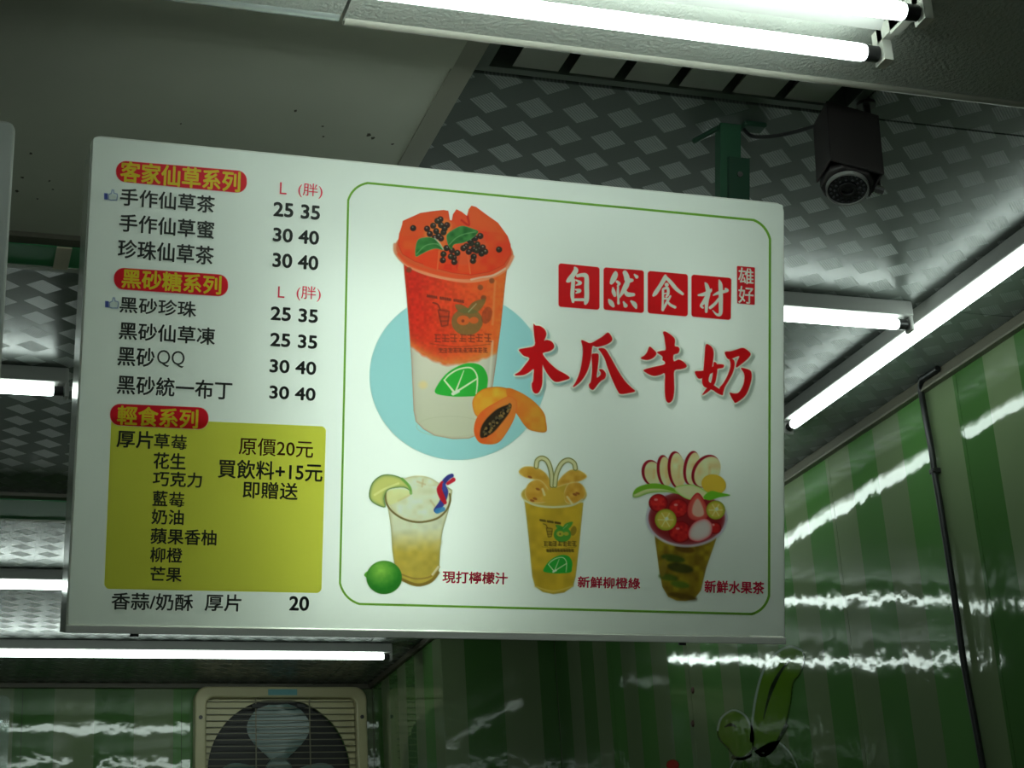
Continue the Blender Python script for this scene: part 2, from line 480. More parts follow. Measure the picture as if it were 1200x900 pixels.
# ------------------------------------------------------------------ menu signboard
S_O = Vector((0.18823986, 2.42165935, 2.1471187))
S_X = Vector((0.99990484, -0.01187396, -0.00702289)).normalized()
S_Y = Vector((0.00409975, -0.23030882, 0.97310896)).normalized()
S_N = S_X.cross(S_Y).normalized()
SW, SH, ST = 1.08, 0.6966, 0.125
def frame_matrix(o, x, y, n):
    return Matrix(((x.x, y.x, n.x, o.x), (x.y, y.y, n.y, o.y), (x.z, y.z, n.z, o.z), (0, 0, 0, 1)))
MS = frame_matrix(S_O, S_X, S_Y, S_N)
M_face = mat('white_acrylic_face', (0.78, 0.82, 0.77), 0.45)
M_side = mat('white_acrylic_side', (0.70, 0.72, 0.66), 0.12)
def see_through_sheet(m, t):
    """part of the light from the lamps inside the box comes through the sheet"""
    b = bsdf(m); tr = N(m, 'ShaderNodeBsdfTranslucent'); mx = N(m, 'ShaderNodeMixShader')
    src = b.inputs['Base Color']
    if src.is_linked: L(m, src.links[0].from_socket, tr.inputs['Color'])
    else: tr.inputs['Color'].default_value = src.default_value
    mx.inputs[0].default_value = t
    L(m, b.outputs[0], mx.inputs[1]); L(m, tr.outputs[0], mx.inputs[2])
    L(m, mx.outputs[0], m.node_tree.nodes['Material Output'].inputs['Surface'])
T_FACE, T_INK = 0.30, 0.60
see_through_sheet(M_face, T_FACE)
M_inner = mat('inner_tube_glass', (0.9, 0.9, 0.9), 0.4, emit=((0.86, 1.0, 0.92), 7.0))
M_inner2 = mat('weak_inner_tube_glass', (0.9, 0.9, 0.9), 0.4, emit=((0.86, 1.0, 0.92), 4.6))
M_lip = mat('aluminium_lip', (0.80, 0.80, 0.74), 0.4, 0.0)
FACE_A = np.array((0.78, 0.82, 0.77))
REF = lin((196, 206, 196))
def alb(c):
    """printed colour as seen on the lit board -> reflectance"""
    return np.clip(lin(c)/REF*FACE_A, 0, 0.95)

def signbox(name, M, label, lamps=()):
    s = empty(name, M=M)
    tag(s, label, 'signboard')
    # box body with rounded upper corners
    out = rrect(0, 0, SW, SH, 0.014, 6)
    out = [(x, y) if y > SH/2 else (min(max(x, 0), SW) if 0 else (0 if x < SW/2 else SW), 0) if y < 0.013 else (x, y) for x, y in out]
    pts = []
    for p in out:
        if not pts or (abs(p[0]-pts[-1][0])+abs(p[1]-pts[-1][1])) > 1e-5: pts.append(p)
    inn = [(min(max(x, 0.003), SW-0.003), min(max(y, 0.0125), SH-0.003)) for x, y in pts]
    inn2 = [(min(max(x, 0.003), SW-0.003), min(max(y, 0.003), SH-0.003)) for x, y in pts]
    MB().ring(pts, inn2, ST-0.003, M=Matrix.Translation((0, 0, -ST))).build('box_side', M_side, s)
    MB().prism(inn2, 0.003, M=Matrix.Translation((0, 0, -ST+0.001))).build('back_panel', M_side, s)
    n = len(inn)
    MB().add([(x, y, -0.0028) for x, y in inn]+[(x, y, 0.0003) for x, y in inn], [tuple(range(n, 2*n))]+[(i, (i+1) % n, (i+1) % n+n, i+n) for i in range(n)]).build('face_panel', M_face, s)
    for u, v0, v1, mm in lamps:
        MB().tube([(u, v0, -0.098), (u, v1, -0.098)], 0.013, 12).build('inner_tube', mm, s, smooth=True)
    MB().box((0.0, 0.0, -0.004), (SW, 0.0105, 0.0025)).build('bottom_lip', M_lip, s, bevel=0.001)
    for u in (0.093, 0.91):
        MB().tube([(u, 0.001, -0.006), (u, -0.004, -0.006)], 0.006, 10).build('drain_plug', M_black, s)
    return s
sign = signbox('menu_signboard', MS, 'large tilted white menu signboard with drink pictures and red lettering',
    [(0.35, 0.03, 0.56, M_inner), (0.45, 0.03, 0.56, M_inner), (0.55, 0.03, 0.56, M_inner), (0.93, 0.26, 0.60, M_inner2)])
M2 = frame_matrix(S_O - S_X*(SW+0.104) + S_Y*0.012, (S_X+Vector((0, 0.012, 0))).normalized(), S_Y, (S_X+Vector((0, 0.012, 0))).cross(S_Y).normalized())
sign2 = signbox('menu_signboard', M2, 'white signboard cut off at the left edge of the photo, beside the menu signboard')
MSi = MS.inverted()
def S(px, py):
    """photo point -> (u, v) on the face of the signboard"""
    d = ray(px, py)
    t = (S_O-CAM).dot(S_N)/d.dot(S_N)
    q = MSi @ (CAM+d*t)
    return q.x, q.y

# ---- flat coloured shapes and text on the face
PRT = {}
def print_mat(c):
    k = tuple(c)
    if k not in PRT:
        PRT[k] = mat('printed_ink', tuple(alb(c)), 0.45)
        see_through_sheet(PRT[k], T_INK)
    return PRT[k]
Z1, Z2, Z3 = 0.0007, 0.0011, 0.0016
def flat(name, pts_uv, z, c, parent=None):
    n = len(pts_uv)
    o = MB().add([(u, v, z) for u, v in pts_uv], [tuple(range(n))]).build(name, print_mat(c), parent or sign)
    if o.data.polygons[0].normal.z < 0: o.data.flip_normals()
    return o

def quad_rr(pxs, r, n=6):
    """rounded quadrilateral through photo corners TL TR BR BL"""
    q = [Vector(S(*p)) for p in pxs]
    pts = []
    for i in range(4):
        p, a, b = q[i], q[i-1], q[(i+1) % 4]
        da, db = (a-p).normalized(), (b-p).normalized()
        p0, p1 = p+da*r, p+db*r
        for k in range(n+1):
            t = k/n
            pts.append(tuple(p0*(1-t)**2 + p*2*t*(1-t)*0.55 + (p0+p1)*0.5*2*t*(1-t)*0.45 + p1*t*t))
    return pts

def text(s, xl, yb, xr, yt, c, bold=0.0, name='lettering', z=Z3, parent=None):
    cu = bpy.data.curves.new('txt', 'FONT')
    cu.body = s; cu.size = 20; cu.offset = min(bold, 0.0); cu.resolution_u = 4
    ob = bpy.data.objects.new('txt', cu); COL.objects.link(ob)
    dg = bpy.context.evaluated_depsgraph_get()
    me = bpy.data.meshes.new_from_object(ob.evaluated_get(dg))
    bpy.data.objects.remove(ob)
    n = len(me.vertices)
    co = np.empty(n*3); me.vertices.foreach_get('co', co); co = co.reshape(-1, 3)
    u0, v0 = S(xl, yb); u1, v1 = S(xr, yt)
    mn, mx = co.min(0), co.max(0)
    co[:, 0] = u0+(co[:, 0]-mn[0])/(mx[0]-mn[0])*(u1-u0)
    co[:, 1] = v0+(co[:, 1]-mn[1])/(mx[1]-mn[1])*(v1-v0)
    co[:, 2] = z
    me.vertices.foreach_set('co', co.ravel()); me.update()
    if bold > 0:      # heavier weight: the same outline laid round in small steps
        w_ = bold*(v1-v0)
        bm = bmesh.new()
        for k in range(6):
            sh = Vector((w_*math.cos(k*math.pi/3+0.26), w_*math.sin(k*math.pi/3+0.26), k*0.00002))
            me2 = me.copy(); me2.transform(Matrix.Translation(sh)); bm.from_mesh(me2); bpy.data.meshes.remove(me2)
        bm.to_mesh(me); bm.free()
    me.name = name
    me.materials.clear(); me.materials.append(print_mat(c))
    o = bpy.data.objects.new(name, me); COL.objects.link(o); o.parent = parent or sign
    return o

BLACK = (60, 65, 61); RED = (205, 50, 75); HEAD = (205, 30, 45); YEL = (205, 190, 45)
GREEN_LINE = (115, 165, 60)

# red pills with yellow headings
HEADS = []
# yellow green box
flat('yellow_box', quad_rr(((130.5,489),(382,499.8),(376.5,695),(122,690)), 0.006), Z1, (200, 202, 78))
for s, xl, yb, xr, yt in (
    ('手作仙草茶',140.5,240.5,251.8,230.5),('手作仙草蜜',139.5,271,251,260),('珍珠仙草茶',138,302,250.5,289.5),
    ('黑砂珍珠',140,366,229.9,354),('黑砂仙草凍',139.2,397.3,252,384.8),('黑砂',137.6,428,181.3,408.8),
    ('黑砂統一布丁',136.8,461.3,272,447.5),('厚片',136.4,524,179.6,506),('草',180.5,525.0,198.8,508.9),('每',200.4,526.4,218.9,515.6),('艹',200.8,515.8,218.6,510.0),
    ('花生',179.6,549,217.6,531.9),('巧克力',178.9,569.3,236.6,554.4),('藍',178.6,592.4,196.4,575.8),('每',198.0,593.6,216,582.8),('艹',198.4,583.0,215.8,577.0),
    ('奶油',177.3,614,215.3,598),('蘋果香柚',176.3,637,253.7,621.5),('柳橙',175.7,658.5,213.7,642.4),
    ('芒果',175.7,681,212.8,665),('買飲料+15元',255.3,559.6,377.8,543.5),('即贈送',284.3,583.4,348.8,566.5),
    ('香蒜/奶酥',130.3,714,226.3,696.5),('厚片',239.8,715.6,282.7,697)):
    text(s, xl, yb, xr, yt, BLACK, 0.018)
text('QQ', 183.5, 429.5, 216.5, 412, BLACK, 0.0)
text('原價20元', 279.5, 532.8, 367, 516.7, (95, 50, 30), 0.008)
for s, xl, yb, xr, yt in (
    ('25 35',320.5,253,374.5,242),('30 40',320,282.5,373.3,271.8),('30 40',319.5,312.5,372.5,301),
    ('25 35',317.3,374.7,372,363.5),('25 35',316.8,405.3,371.2,394),('30 40',316,436,370,424.8),('30 40',315.7,466.7,369.3,455.5),
    ('20',339,715,361.6,699.5)):
    text(s, xl, yb, xr, yt, BLACK, 0.042, 'price')
for (x0, y0, x1, y1), (a0, b0, a1, b1) in (((327.5,227.5,336,214.5),(349,231,378,216.5)), ((325.3,348.8,333.5,336.3),(347,352,376,336.5))):
    text('L', x0, y0, x1, y1, RED, 0.0, 'size_letter')
    text('(胖)', a0, b0, a1, b1, RED, 0.0, 'size_letter')
for s, xl, yb, xr, yt in (('現打檸檬汁',518.4,682.9,594.4,671.3),('新鮮柳橙綠',676.7,688.4,749.6,677.5),('新鮮水果茶',825.3,694.3,894.7,682)):
    text(s, xl, yb, xr, yt, (205, 40, 78), 0.03, 'caption')

# green line frame
o_ = quad_rr(((407.2,211.0),(903.6,258.5),(902.3,721.5),(396.5,708.5)), 0.030, 10)
i_ = quad_rr(((409.6,213.8),(900.8,261.0),(899.5,718.7),(399.1,705.9)), 0.0275, 10)
n = len(o_)
MB().add([(u, v, Z1) for u, v in o_]+[(u, v, Z1) for u, v in i_], [(i, (i+1) % n, (i+1) % n+n, i+n) for i in range(n)]).build('green_line_frame', print_mat(GREEN_LINE), sign)

# thumbs up marks, painted below
THUMBS = []
for ox, oy in ((122.0, 222.0), (123.2, 348.3)):
    cuff = [(0,4.5),(4.2,4.9),(4.2,12.2),(0,11.8)]
    hand = [(4.9,6.2),(8.2,4.6),(9.2,0.6),(11.2,0.8),(11.6,4.4),(15.3,5.4),(15.8,8.0),(14.8,13.0),(8.0,13.0),(4.9,12.0)]
    THUMBS.append((ox, oy, cuff, hand))

# ------------------------------------------------------------------ printed pictures
M_print = mat('printed_picture', (0.5, 0.5, 0.5), 0.45)
at_ = N(M_print, 'ShaderNodeAttribute', attribute_name='Col')
L(M_print, at_.outputs['Color'], bsdf(M_print).inputs['Base Color'])
see_through_sheet(M_print, T_INK)

def smooth(pts, k=6, closed=True):
    P_ = np.asarray(pts, float); n = len(P_); out = []
    rngi = range(n) if closed else range(n-1)
    for i in rngi:
        if closed:
            a, b, c, d = P_[(i-1) % n], P_[i], P_[(i+1) % n], P_[(i+2) % n]
        else:
            a, b, c, d = P_[max(i-1, 0)], P_[i], P_[i+1], P_[min(i+2, n-1)]
        for j in range(k):
            t = j/k
            out.append(0.5*((2*b)+(-a+c)*t+(2*a-5*b+4*c-d)*t*t+(-a+3*b-3*c+d)*t**3))
    if not closed: out.append(P_[-1])
    return np.array(out)

def vnoise(X, Y, s, seed=0):
    r = np.random.default_rng(seed)
    g = r.random((96, 96))
    x = (X/s) % 95; y = (Y/s) % 95
    i = x.astype(int); j = y.astype(int); fx = x-i; fy = y-j
    fx = fx*fx*(3-2*fx); fy = fy*fy*(3-2*fy)
    return (g[j, i]*(1-fx)+g[j, i+1]*fx)*(1-fy)+(g[j+1, i]*(1-fx)+g[j+1, i+1]*fx)*fy

class Paint:
    """a flat print painted as a fine grid of coloured vertices"""
    def __init__(s, x0, y0, x1, y1, step, off=(0, 0), sc=1.0, bg=(196, 206, 196)):
        s.xs = np.arange(x0, x1+step, step); s.ys = np.arange(y0, y1+step, step)
        s.X, s.Y = np.meshgrid(s.xs, s.ys)
        s.C = np.ones(s.X.shape+(3,))*np.array(bg, float); s.A = np.zeros(s.X.shape)
        s.off, s.sc, s.step = off, sc, step
    def frame(s, off, sc):
        s.off, s.sc = off, sc
        return s
    def T(s, pts):
        return np.asarray(pts, float)[:, :2]/s.sc+np.array(s.off)
    def _win(s, x0, y0, x1, y1):
        a = max(int((x0-s.xs[0])/s.step)-1, 0); b = min(int((x1-s.xs[0])/s.step)+3, len(s.xs))
        c = max(int((y0-s.ys[0])/s.step)-1, 0); d = min(int((y1-s.ys[0])/s.step)+3, len(s.ys))
        return slice(c, max(d, c)), slice(a, max(b, a))
    def blend(s, w, d, c, soft, edge=None, op=1.0):
        a = np.clip(0.5-d/soft, 0, 1)*op
        X, Y = s.X[w], s.Y[w]
        col = c(X, Y) if callable(c) else np.ones(X.shape+(3,))*np.array(c, float)
        if edge is not None:
            ec, ew = edge
            k = np.exp(-np.clip(-d, 0, None)/ew)[..., None]
            col = col*(1-k)+np.array(ec, float)*k
        s.C[w] = s.C[w]*(1-a[..., None])+col*a[..., None]
        s.A[w] = np.maximum(s.A[w], a)
    def sdf(s, polys, w):
        X, Y = s.X[w], s.Y[w]; best = None
        for P_ in polys:
            d2 = np.full(X.shape, 1e9); ins = np.zeros(X.shape, bool)
            n = len(P_)
            for i in range(n):
                ax, ay = P_[i-1]; bx_, by = P_[i]
                ex, ey = bx_-ax, by-ay
                wx, wy = X-ax, Y-ay
                t = np.clip((wx*ex+wy*ey)/max(ex*ex+ey*ey, 1e-9), 0, 1)
                d2 = np.minimum(d2, (wx-ex*t)**2+(wy-ey*t)**2)
                if ay != by:
                    cnd = ((ay > Y) != (by > Y)) & (X < (bx_-ax)*(Y-ay)/(by-ay)+ax)
                    ins ^= cnd
            d = np.sqrt(d2); d = np.where(ins, -d, d)
            best = d if best is None else np.minimum(best, d)
        return best
    def poly(s, pts, c, sm=True, soft=0.8, edge=None, grow=0, shift=(0, 0), op=1.0, multi=False):
        ps = [s.T(p) for p in pts] if multi else [s.T(pts)]
        if sm: ps = [smooth(p, 3 if len(p) > 12 else 5) for p in ps]
        ps = [p+np.array(shift) for p in ps]
        al = np.vstack(ps); g = grow+soft+1
        w = s._win(al[:, 0].min()-g, al[:, 1].min()-g, al[:, 0].max()+g, al[:, 1].max()+g)
        s.blend(w, s.sdf(ps, w)-grow, c, soft, edge, op)
        return s
    def ell(s, cx, cy, rx, ry, c, rot=0, soft=0.8, edge=None, op=1.0, ring=None):
        cx, cy = s.T([(cx, cy)])[0]; rx /= s.sc; ry /= s.sc
        R_ = max(rx, ry)+2+soft
        w = s._win(cx-R_, cy-R_, cx+R_, cy+R_)
        X, Y = s.X[w]-cx, s.Y[w]-cy
        ca, sa = math.cos(math.radians(rot)), math.sin(math.radians(rot))
        x = X*ca+Y*sa; y = -X*sa+Y*ca
        q = np.sqrt((x/rx)**2+(y/ry)**2)+1e-6
        gr = np.sqrt((x/rx**2)**2+(y/ry**2)**2)/q+1e-6
        d = (q-1)/gr
        if ring: d = np.abs(d)-ring/2
        s.blend(w, d, c, soft, edge, op)
        return s
    def stroke(s, pts, c, r=None, soft=0.8, sm=True, op=1.0, edge=None, grow=0, shift=(0, 0)):
        """pts: (x, y[, r]) in crop units"""
        Pp = np.array([tuple(p)+((r,) if len(p) == 2 else ()) for p in pts], float)
        if sm and len(Pp) > 2: Pp = smooth(Pp, 5, False)
        Q = s.T(Pp)+np.array(shift); R_ = Pp[:, 2]/s.sc
        g = R_.max()+grow+soft+1
        w = s._win(Q[:, 0].min()-g, Q[:, 1].min()-g, Q[:, 0].max()+g, Q[:, 1].max()+g)
        X, Y = s.X[w], s.Y[w]; best = np.full(X.shape, 1e9)
        if len(Q) == 1:
            best = np.sqrt((X-Q[0, 0])**2+(Y-Q[0, 1])**2)-R_[0]
        for i in range(len(Q)-1):
            e = Q[i+1]-Q[i]; l2 = max(e@e, 1e-9)
            t = np.clip(((X-Q[i, 0])*e[0]+(Y-Q[i, 1])*e[1])/l2, 0, 1)
            d = np.sqrt((X-Q[i, 0]-e[0]*t)**2+(Y-Q[i, 1]-e[1]*t)**2)-(R_[i]*(1-t)+R_[i+1]*t)
            best = np.minimum(best, d)
        s.blend(w, best-grow, c, soft, edge, op)
        return s
    def build(s, name, place, parent, material, albedo=alb, whole=False):
        ny, nx = s.X.shape
        pts = np.array([place(x, y) for x, y in ((s.xs[0], s.ys[0]), (s.xs[-1], s.ys[0]), (s.xs[0], s.ys[-1]), (s.xs[-1], s.ys[-1]))])
        V = place(s.X, s.Y)
        keep = s.A > 0.004
        fk = keep[:-1, :-1] | keep[1:, :-1] | keep[:-1, 1:] | keep[1:, 1:]
        if whole: fk = keep[:-1, :-1] & keep[1:, :-1] & keep[:-1, 1:] & keep[1:, 1:]
        j, i = np.nonzero(fk)
        a = j*nx+i
        F = np.stack([a, a+nx, a+nx+1, a+1], 1)
        used, inv = np.unique(F.ravel(), return_inverse=True)
        co = V.reshape(-1, 3)[used]
        me = bpy.data.meshes.new(name)
        me.vertices.add(len(used)); me.vertices.foreach_set('co', co.astype(np.float32).ravel())
        me.loops.add(len(inv)); me.loops.foreach_set('vertex_index', inv.astype(np.int32).ravel())
        nf = len(F)
        me.polygons.add(nf); me.polygons.foreach_set('loop_start', np.arange(0, nf*4, 4, dtype=np.int32))
        me.update(calc_edges=True)
        col = np.ones((len(used), 4), np.float32)
        col[:, :3] = albedo(np.clip(s.C, 0, 255).reshape(-1, 3)[used])
        at2 = me.color_attributes.new('Col', 'FLOAT_COLOR', 'POINT')
        at2.data.foreach_set('color', col.ravel())
        me.materials.append(material)
        o = bpy.data.objects.new(name, me); COL.objects.link(o); o.parent = parent
        return o

# vectorised photo point -> board plane
def _plane_map(o, ax, ay, an, z):
    r2, u2, fw = (np.array(v) for v in (_r2, _u2, _fw)); c0 = np.array(CAM)
    o, ax, ay, an = (np.array(v) for v in (o, ax, ay, an))
    def f(X, Y):
        X = np.asarray(X, float); Y = np.asarray(Y, float)
        d = r2*((X[..., None]-600)/FPX)-u2*((Y[..., None]-450)/FPX)+fw
        t = ((o-c0)@an)/(d@an)
        q = c0+d*t[..., None]-o
        return np.stack([q@ax, q@ay, np.full(X.shape, z)], -1)
    return f
ON_SIGN = _plane_map(S_O, S_X, S_Y, S_N, Z2)
ON_SIGN3 = _plane_map(S_O, S_X, S_Y, S_N, Z3)

for ox, oy, cuff, hand in THUMBS:
    p = Paint(ox-1.5, oy-1.5, ox+18, oy+15, 0.3)
    f_ = lambda q: [(x+ox, y+oy) for x, y in q]
    p.poly(f_(cuff), (78, 92, 158), sm=False)
    p.poly(f_(hand), (120, 138, 172), sm=False, grow=0.3); p.poly(f_(hand), (196, 206, 200), sm=False, grow=-0.7)
    p.build('thumb_mark', ON_SIGN, sign, M_print)

# ---- brush title: four characters traced from their outlines
CH1 = [  # frame (595,370) x7.5
 [[(228,72),(240,88),(280,92),(318,118),(336,155),(330,190),(316,220),(345,215),(382,228),(405,262),(398,290),(365,312),(312,325),(308,345),(345,395),(390,440),(440,480),(500,512),(538,540),(532,556),(480,572),(430,582),(395,568),(350,515),(318,460),(304,430),(302,520),(300,600),(282,655),(262,680),(235,680),(215,650),(210,600),(222,575),(226,520),(226,468),(180,500),(130,522),(60,522),(105,490),(150,435),(190,375),(140,352),(110,320),(100,298),(160,285),(235,262),(232,180),(225,100)]],
 [[(645,218),(680,228),(720,243),(770,222),(830,185),(876,150),(905,180),(915,212),(890,240),(840,262),(780,275),(745,265),(735,300),(728,370),(712,440),(690,500),(650,565),(600,612),(570,626),(600,575),(630,500),(648,420),(658,330),(655,270)],
  [(795,292),(830,287),(858,300),(890,350),(930,420),(975,500),(1030,580),(1085,635),(1115,665),(1060,680),(990,688),(960,655),(920,570),(880,470),(850,380),(815,320)],
  [(735,345),(760,335),(793,340),(793,400),(785,470),(778,545),(810,525),(815,500),(800,475),(830,475),(858,510),(850,550),(820,570),(795,595),(760,640),(742,652),(718,635),(712,605),(728,580),(738,500),(738,420)]]]
CH2 = [  # frame (740,370) x7.5
 [[(275,150),(290,140),(320,155),(360,185),(378,215),(376,268),(405,275),(418,298),(405,330),(366,345),(368,402),(410,388),(450,405),(480,438),(470,458),(430,470),(374,482),(370,560),(372,650),(362,725),(345,755),(322,765),(302,745),(292,690),(290,600),(290,508),(250,520),(200,530),(160,520),(125,500),(105,478),(180,455),(285,430),(288,402),(270,390),(270,360),(245,340),(222,322),(262,310),(298,300),(292,235),(285,185)],
  [(155,275),(185,295),(213,325),(208,350),(175,378),(130,390),(80,375),(112,350),(135,320)]],
 [[(650,258),(680,260),(708,288),(718,335),(708,430),(690,500),(672,570),(700,600),(760,640),(795,665),(797,698),(750,680),(715,655),(670,640),(628,615),(618,560),(630,480),(640,360)],
  [(722,410),(748,428),(750,480),(742,540),(730,590),(700,640),(660,675),(620,697),(650,650),(690,600),(708,540),(715,470)],
  [(556,492),(600,488),(650,480),(700,455),(745,430),(805,432),(800,458),(750,468),(710,500),(660,525),(610,552),(585,550),(565,525)],
  [(860,385),(888,385),(902,410),(900,450),(885,505),(850,570),(815,630),(795,690),(770,640),(800,600),(835,540),(862,470),(868,420)],
  [(820,320),(870,315),(920,300),(970,285),(1005,298),(1043,335),(1020,375),(975,415),(920,455),(918,430),(930,395),(945,355),(900,368),(870,382),(845,380),(825,350)],
  [(960,460),(1010,470),(1045,490),(1052,540),(1040,600),(1015,670),(980,720),(915,765),(895,750),(872,710),(860,678),(895,685),(935,680),(965,640),(985,590),(990,530),(980,495)]]]
for off, chs, boxes in (((595, 370), CH1, ((600, 376, 672, 466), (667, 386, 748, 466))), ((740, 370), CH2, ((746, 384, 808, 478), (810, 400, 885, 478)))):
    for ch, (x0, y0, x1, y1) in zip(chs, boxes):
        p = Paint(x0, y0, x1, y1, 0.5, off, 7.5)
        if x0 == 600: continue    # the first character overlaps the picture and is painted with it
        p.poly(ch, (168, 180, 170), grow=1.8, shift=(2.2, 2.6), soft=2.5, multi=True)
        p.poly(ch, (226, 228, 208), grow=1.7, soft=0.9, multi=True)
        p.poly(ch, (198, 22, 28), grow=0.15, soft=0.7, multi=True)
        p.build('brush_character', ON_SIGN3, sign, M_print)

# ---- four red tiles with white brush characters
def round_px(q, r, n=6):
    q = [np.array(v, float) for v in q]; out = []
    for i in range(4):
        p, a, b = q[i], q[i-1], q[(i+1) % 4]
        da = (a-p)/np.linalg.norm(a-p); db = (b-p)/np.linalg.norm(b-p)
        c = p+(da+db)*r; a0 = math.atan2(*(p+da*r-c)[::-1]); a1 = math.atan2(*(p+db*r-c)[::-1])
        d = (a1-a0+math.pi) % (2*math.pi)-math.pi
        R2 = np.linalg.norm(p+da*r-c)
        for k in range(n+1): out.append(c+R2*np.array([math.cos(a0+d*k/n), math.sin(a0+d*k/n)]))
    return out
R2c = np.array(_r2); U2c = np.array(_u2); FWc = np.array(_fw)
def stamp(p, spec, ink, wt, ss=3):
    """rasterise a line of lettering into the print, so that it is one layer with its ground"""
    st_, xl, yb, xr, yt = spec
    o = text(st_, xl, yb, xr, yt, ink, wt, 'stamp')
    me = o.data; me.calc_loop_triangles()
    co = np.array([v.co for v in me.vertices]); tri = np.array([t.vertices for t in me.loop_triangles])
    W = np.array(S_O)+co[:, :1]*np.array(S_X)+co[:, 1:2]*np.array(S_Y)-np.array(CAM)
    zc_ = W@FWc; P2 = np.stack([600+FPX*(W@R2c)/zc_, 450-FPX*(W@U2c)/zc_], 1)
    h_ = p.step/ss; nx, ny = len(p.xs)*ss, len(p.ys)*ss
    hit = np.zeros((ny, nx), bool); ox, oy = p.xs[0]-p.step/2+h_/2, p.ys[0]-p.step/2+h_/2
    for t in P2[tri]:
        x0, y0 = t.min(0); x1, y1 = t.max(0)
        i0, i1 = max(int((x0-ox)/h_), 0), min(int((x1-ox)/h_)+2, nx); j0, j1 = max(int((y0-oy)/h_), 0), min(int((y1-oy)/h_)+2, ny)
        if i1 <= i0 or j1 <= j0: continue
        X = ox+np.arange(i0, i1)*h_; Y = (oy+np.arange(j0, j1)*h_)[:, None]
        a, b, c = t
        e = [(q[0]-r[0])*(Y-r[1])-(q[1]-r[1])*(X-r[0]) for r, q in ((a, b), (b, c), (c, a))]
        hit[j0:j1, i0:i1] |= ((e[0] >= 0) & (e[1] >= 0) & (e[2] >= 0)) | ((e[0] <= 0) & (e[1] <= 0) & (e[2] <= 0))
    cov = hit.reshape(len(p.ys), ss, len(p.xs), ss).mean((1, 3))[..., None]
    p.C = p.C*(1-cov)+np.array(ink, float)*cov
    bpy.data.objects.remove(o); bpy.data.meshes.remove(me)
TILES = [((654.3,308.6),(702.2,313.4),(702.2,363.2),(654.3,359.5)), ((707,313.4),(754.2,317.2),(754.2,367),(707,362.8)),
         ((758.8,317.6),(805.6,321.6),(805.6,371),(758.8,367)), ((810,321.8),(856.6,326.0),(856,375.2),(810,371.0))]
WS = (205, 212, 200)
STR = [((650, 300), 10.909, (655, 309, 702, 362), [
    [(255,150,14),(268,185,32),(235,240,32),(190,300,34),(160,325,18)], [(235,310,26),(228,400,26),(222,500,26),(232,585,18)],
    [(290,255,22),(340,245,24),(390,250,30),(406,290,30),(405,400,32),(408,500,32),(402,570,32),(390,610,18)],
    [(270,310,10),(325,345,22),(272,375,9)], [(262,430,9),(315,445,24),(270,475,9)], [(250,560,18),(360,560,20)]]),
  ((650, 300), 10.909, (707, 314, 754, 366), [
    [(775,200,8),(772,240,34),(745,300,36),(722,345,22)], [(795,330,18),(820,355,20),(800,385,10)], [(742,410,12),(750,460,26),(765,505,20)],
    [(808,390,12),(805,470,18),(810,540,14),(812,605,18)], [(895,215,30),(915,260,36),(930,310,36),(985,312,22)],
    [(930,330,32),(905,390,36),(860,470,24),(815,545,8)], [(895,440,16),(925,490,30),(1005,495,22)], [(1018,240,12),(1045,268,24)],
    [(690,560,12),(718,600,32),(745,640,20)], [(878,590,12),(902,635,28)], [(975,580,14),(1018,620,30),(1038,665,14)]]),
  ((750, 300), 8.571, (759, 318, 805, 370), [
    [(252,198,12),(245,225,22),(200,300,20),(155,370,22),(132,398,12)], [(258,215,16),(310,270,20),(360,330,20),(425,382,14)], [(265,290,21)],
    [(235,330,12),(275,325,15),(280,380,14),(262,408,11)], [(228,340,12),(228,420,12),(225,500,12),(226,540,15)], [(235,430,10),(290,430,10)],
    [(302,405,11),(265,470,14),(225,545,12)], [(270,450,9),(300,490,14),(348,515,15)], [(235,380,7),(265,375,7)]]),
  ((750, 300), 8.571, (811, 323, 857, 374), [
    [(652,272,8),(668,300,20),(682,370,23),(668,450,21),(662,560,14)], [(585,395,10),(640,385,19),(700,355,17),(712,335,9)],
    [(668,400,16),(640,460,20),(610,500,13),(628,520,11)], [(793,245,8),(805,290,21),(808,380,22),(808,480,22),(805,578,19),(770,590,13),(728,548,5)],
    [(735,395,8),(790,370,17),(872,350,15),(858,332,12)], [(790,430,13),(750,480,16),(703,520,16)]])]
for (off, sc, (x0, y0, x1, y1), strokes) in STR:
    t = TILES[STR.index((off, sc, (x0, y0, x1, y1), strokes))]
    p = Paint(x0-2, y0-2, x1+2, y1+14, 0.4)
    p.poly(round_px(t, 3.2), (203, 24, 30), sm=False, soft=0.8)
    p.frame(off, sc)
    for s_ in strokes: p.stroke(s_, WS, soft=0.7)
    p.build('character_tile', ON_SIGN, sign, M_print)
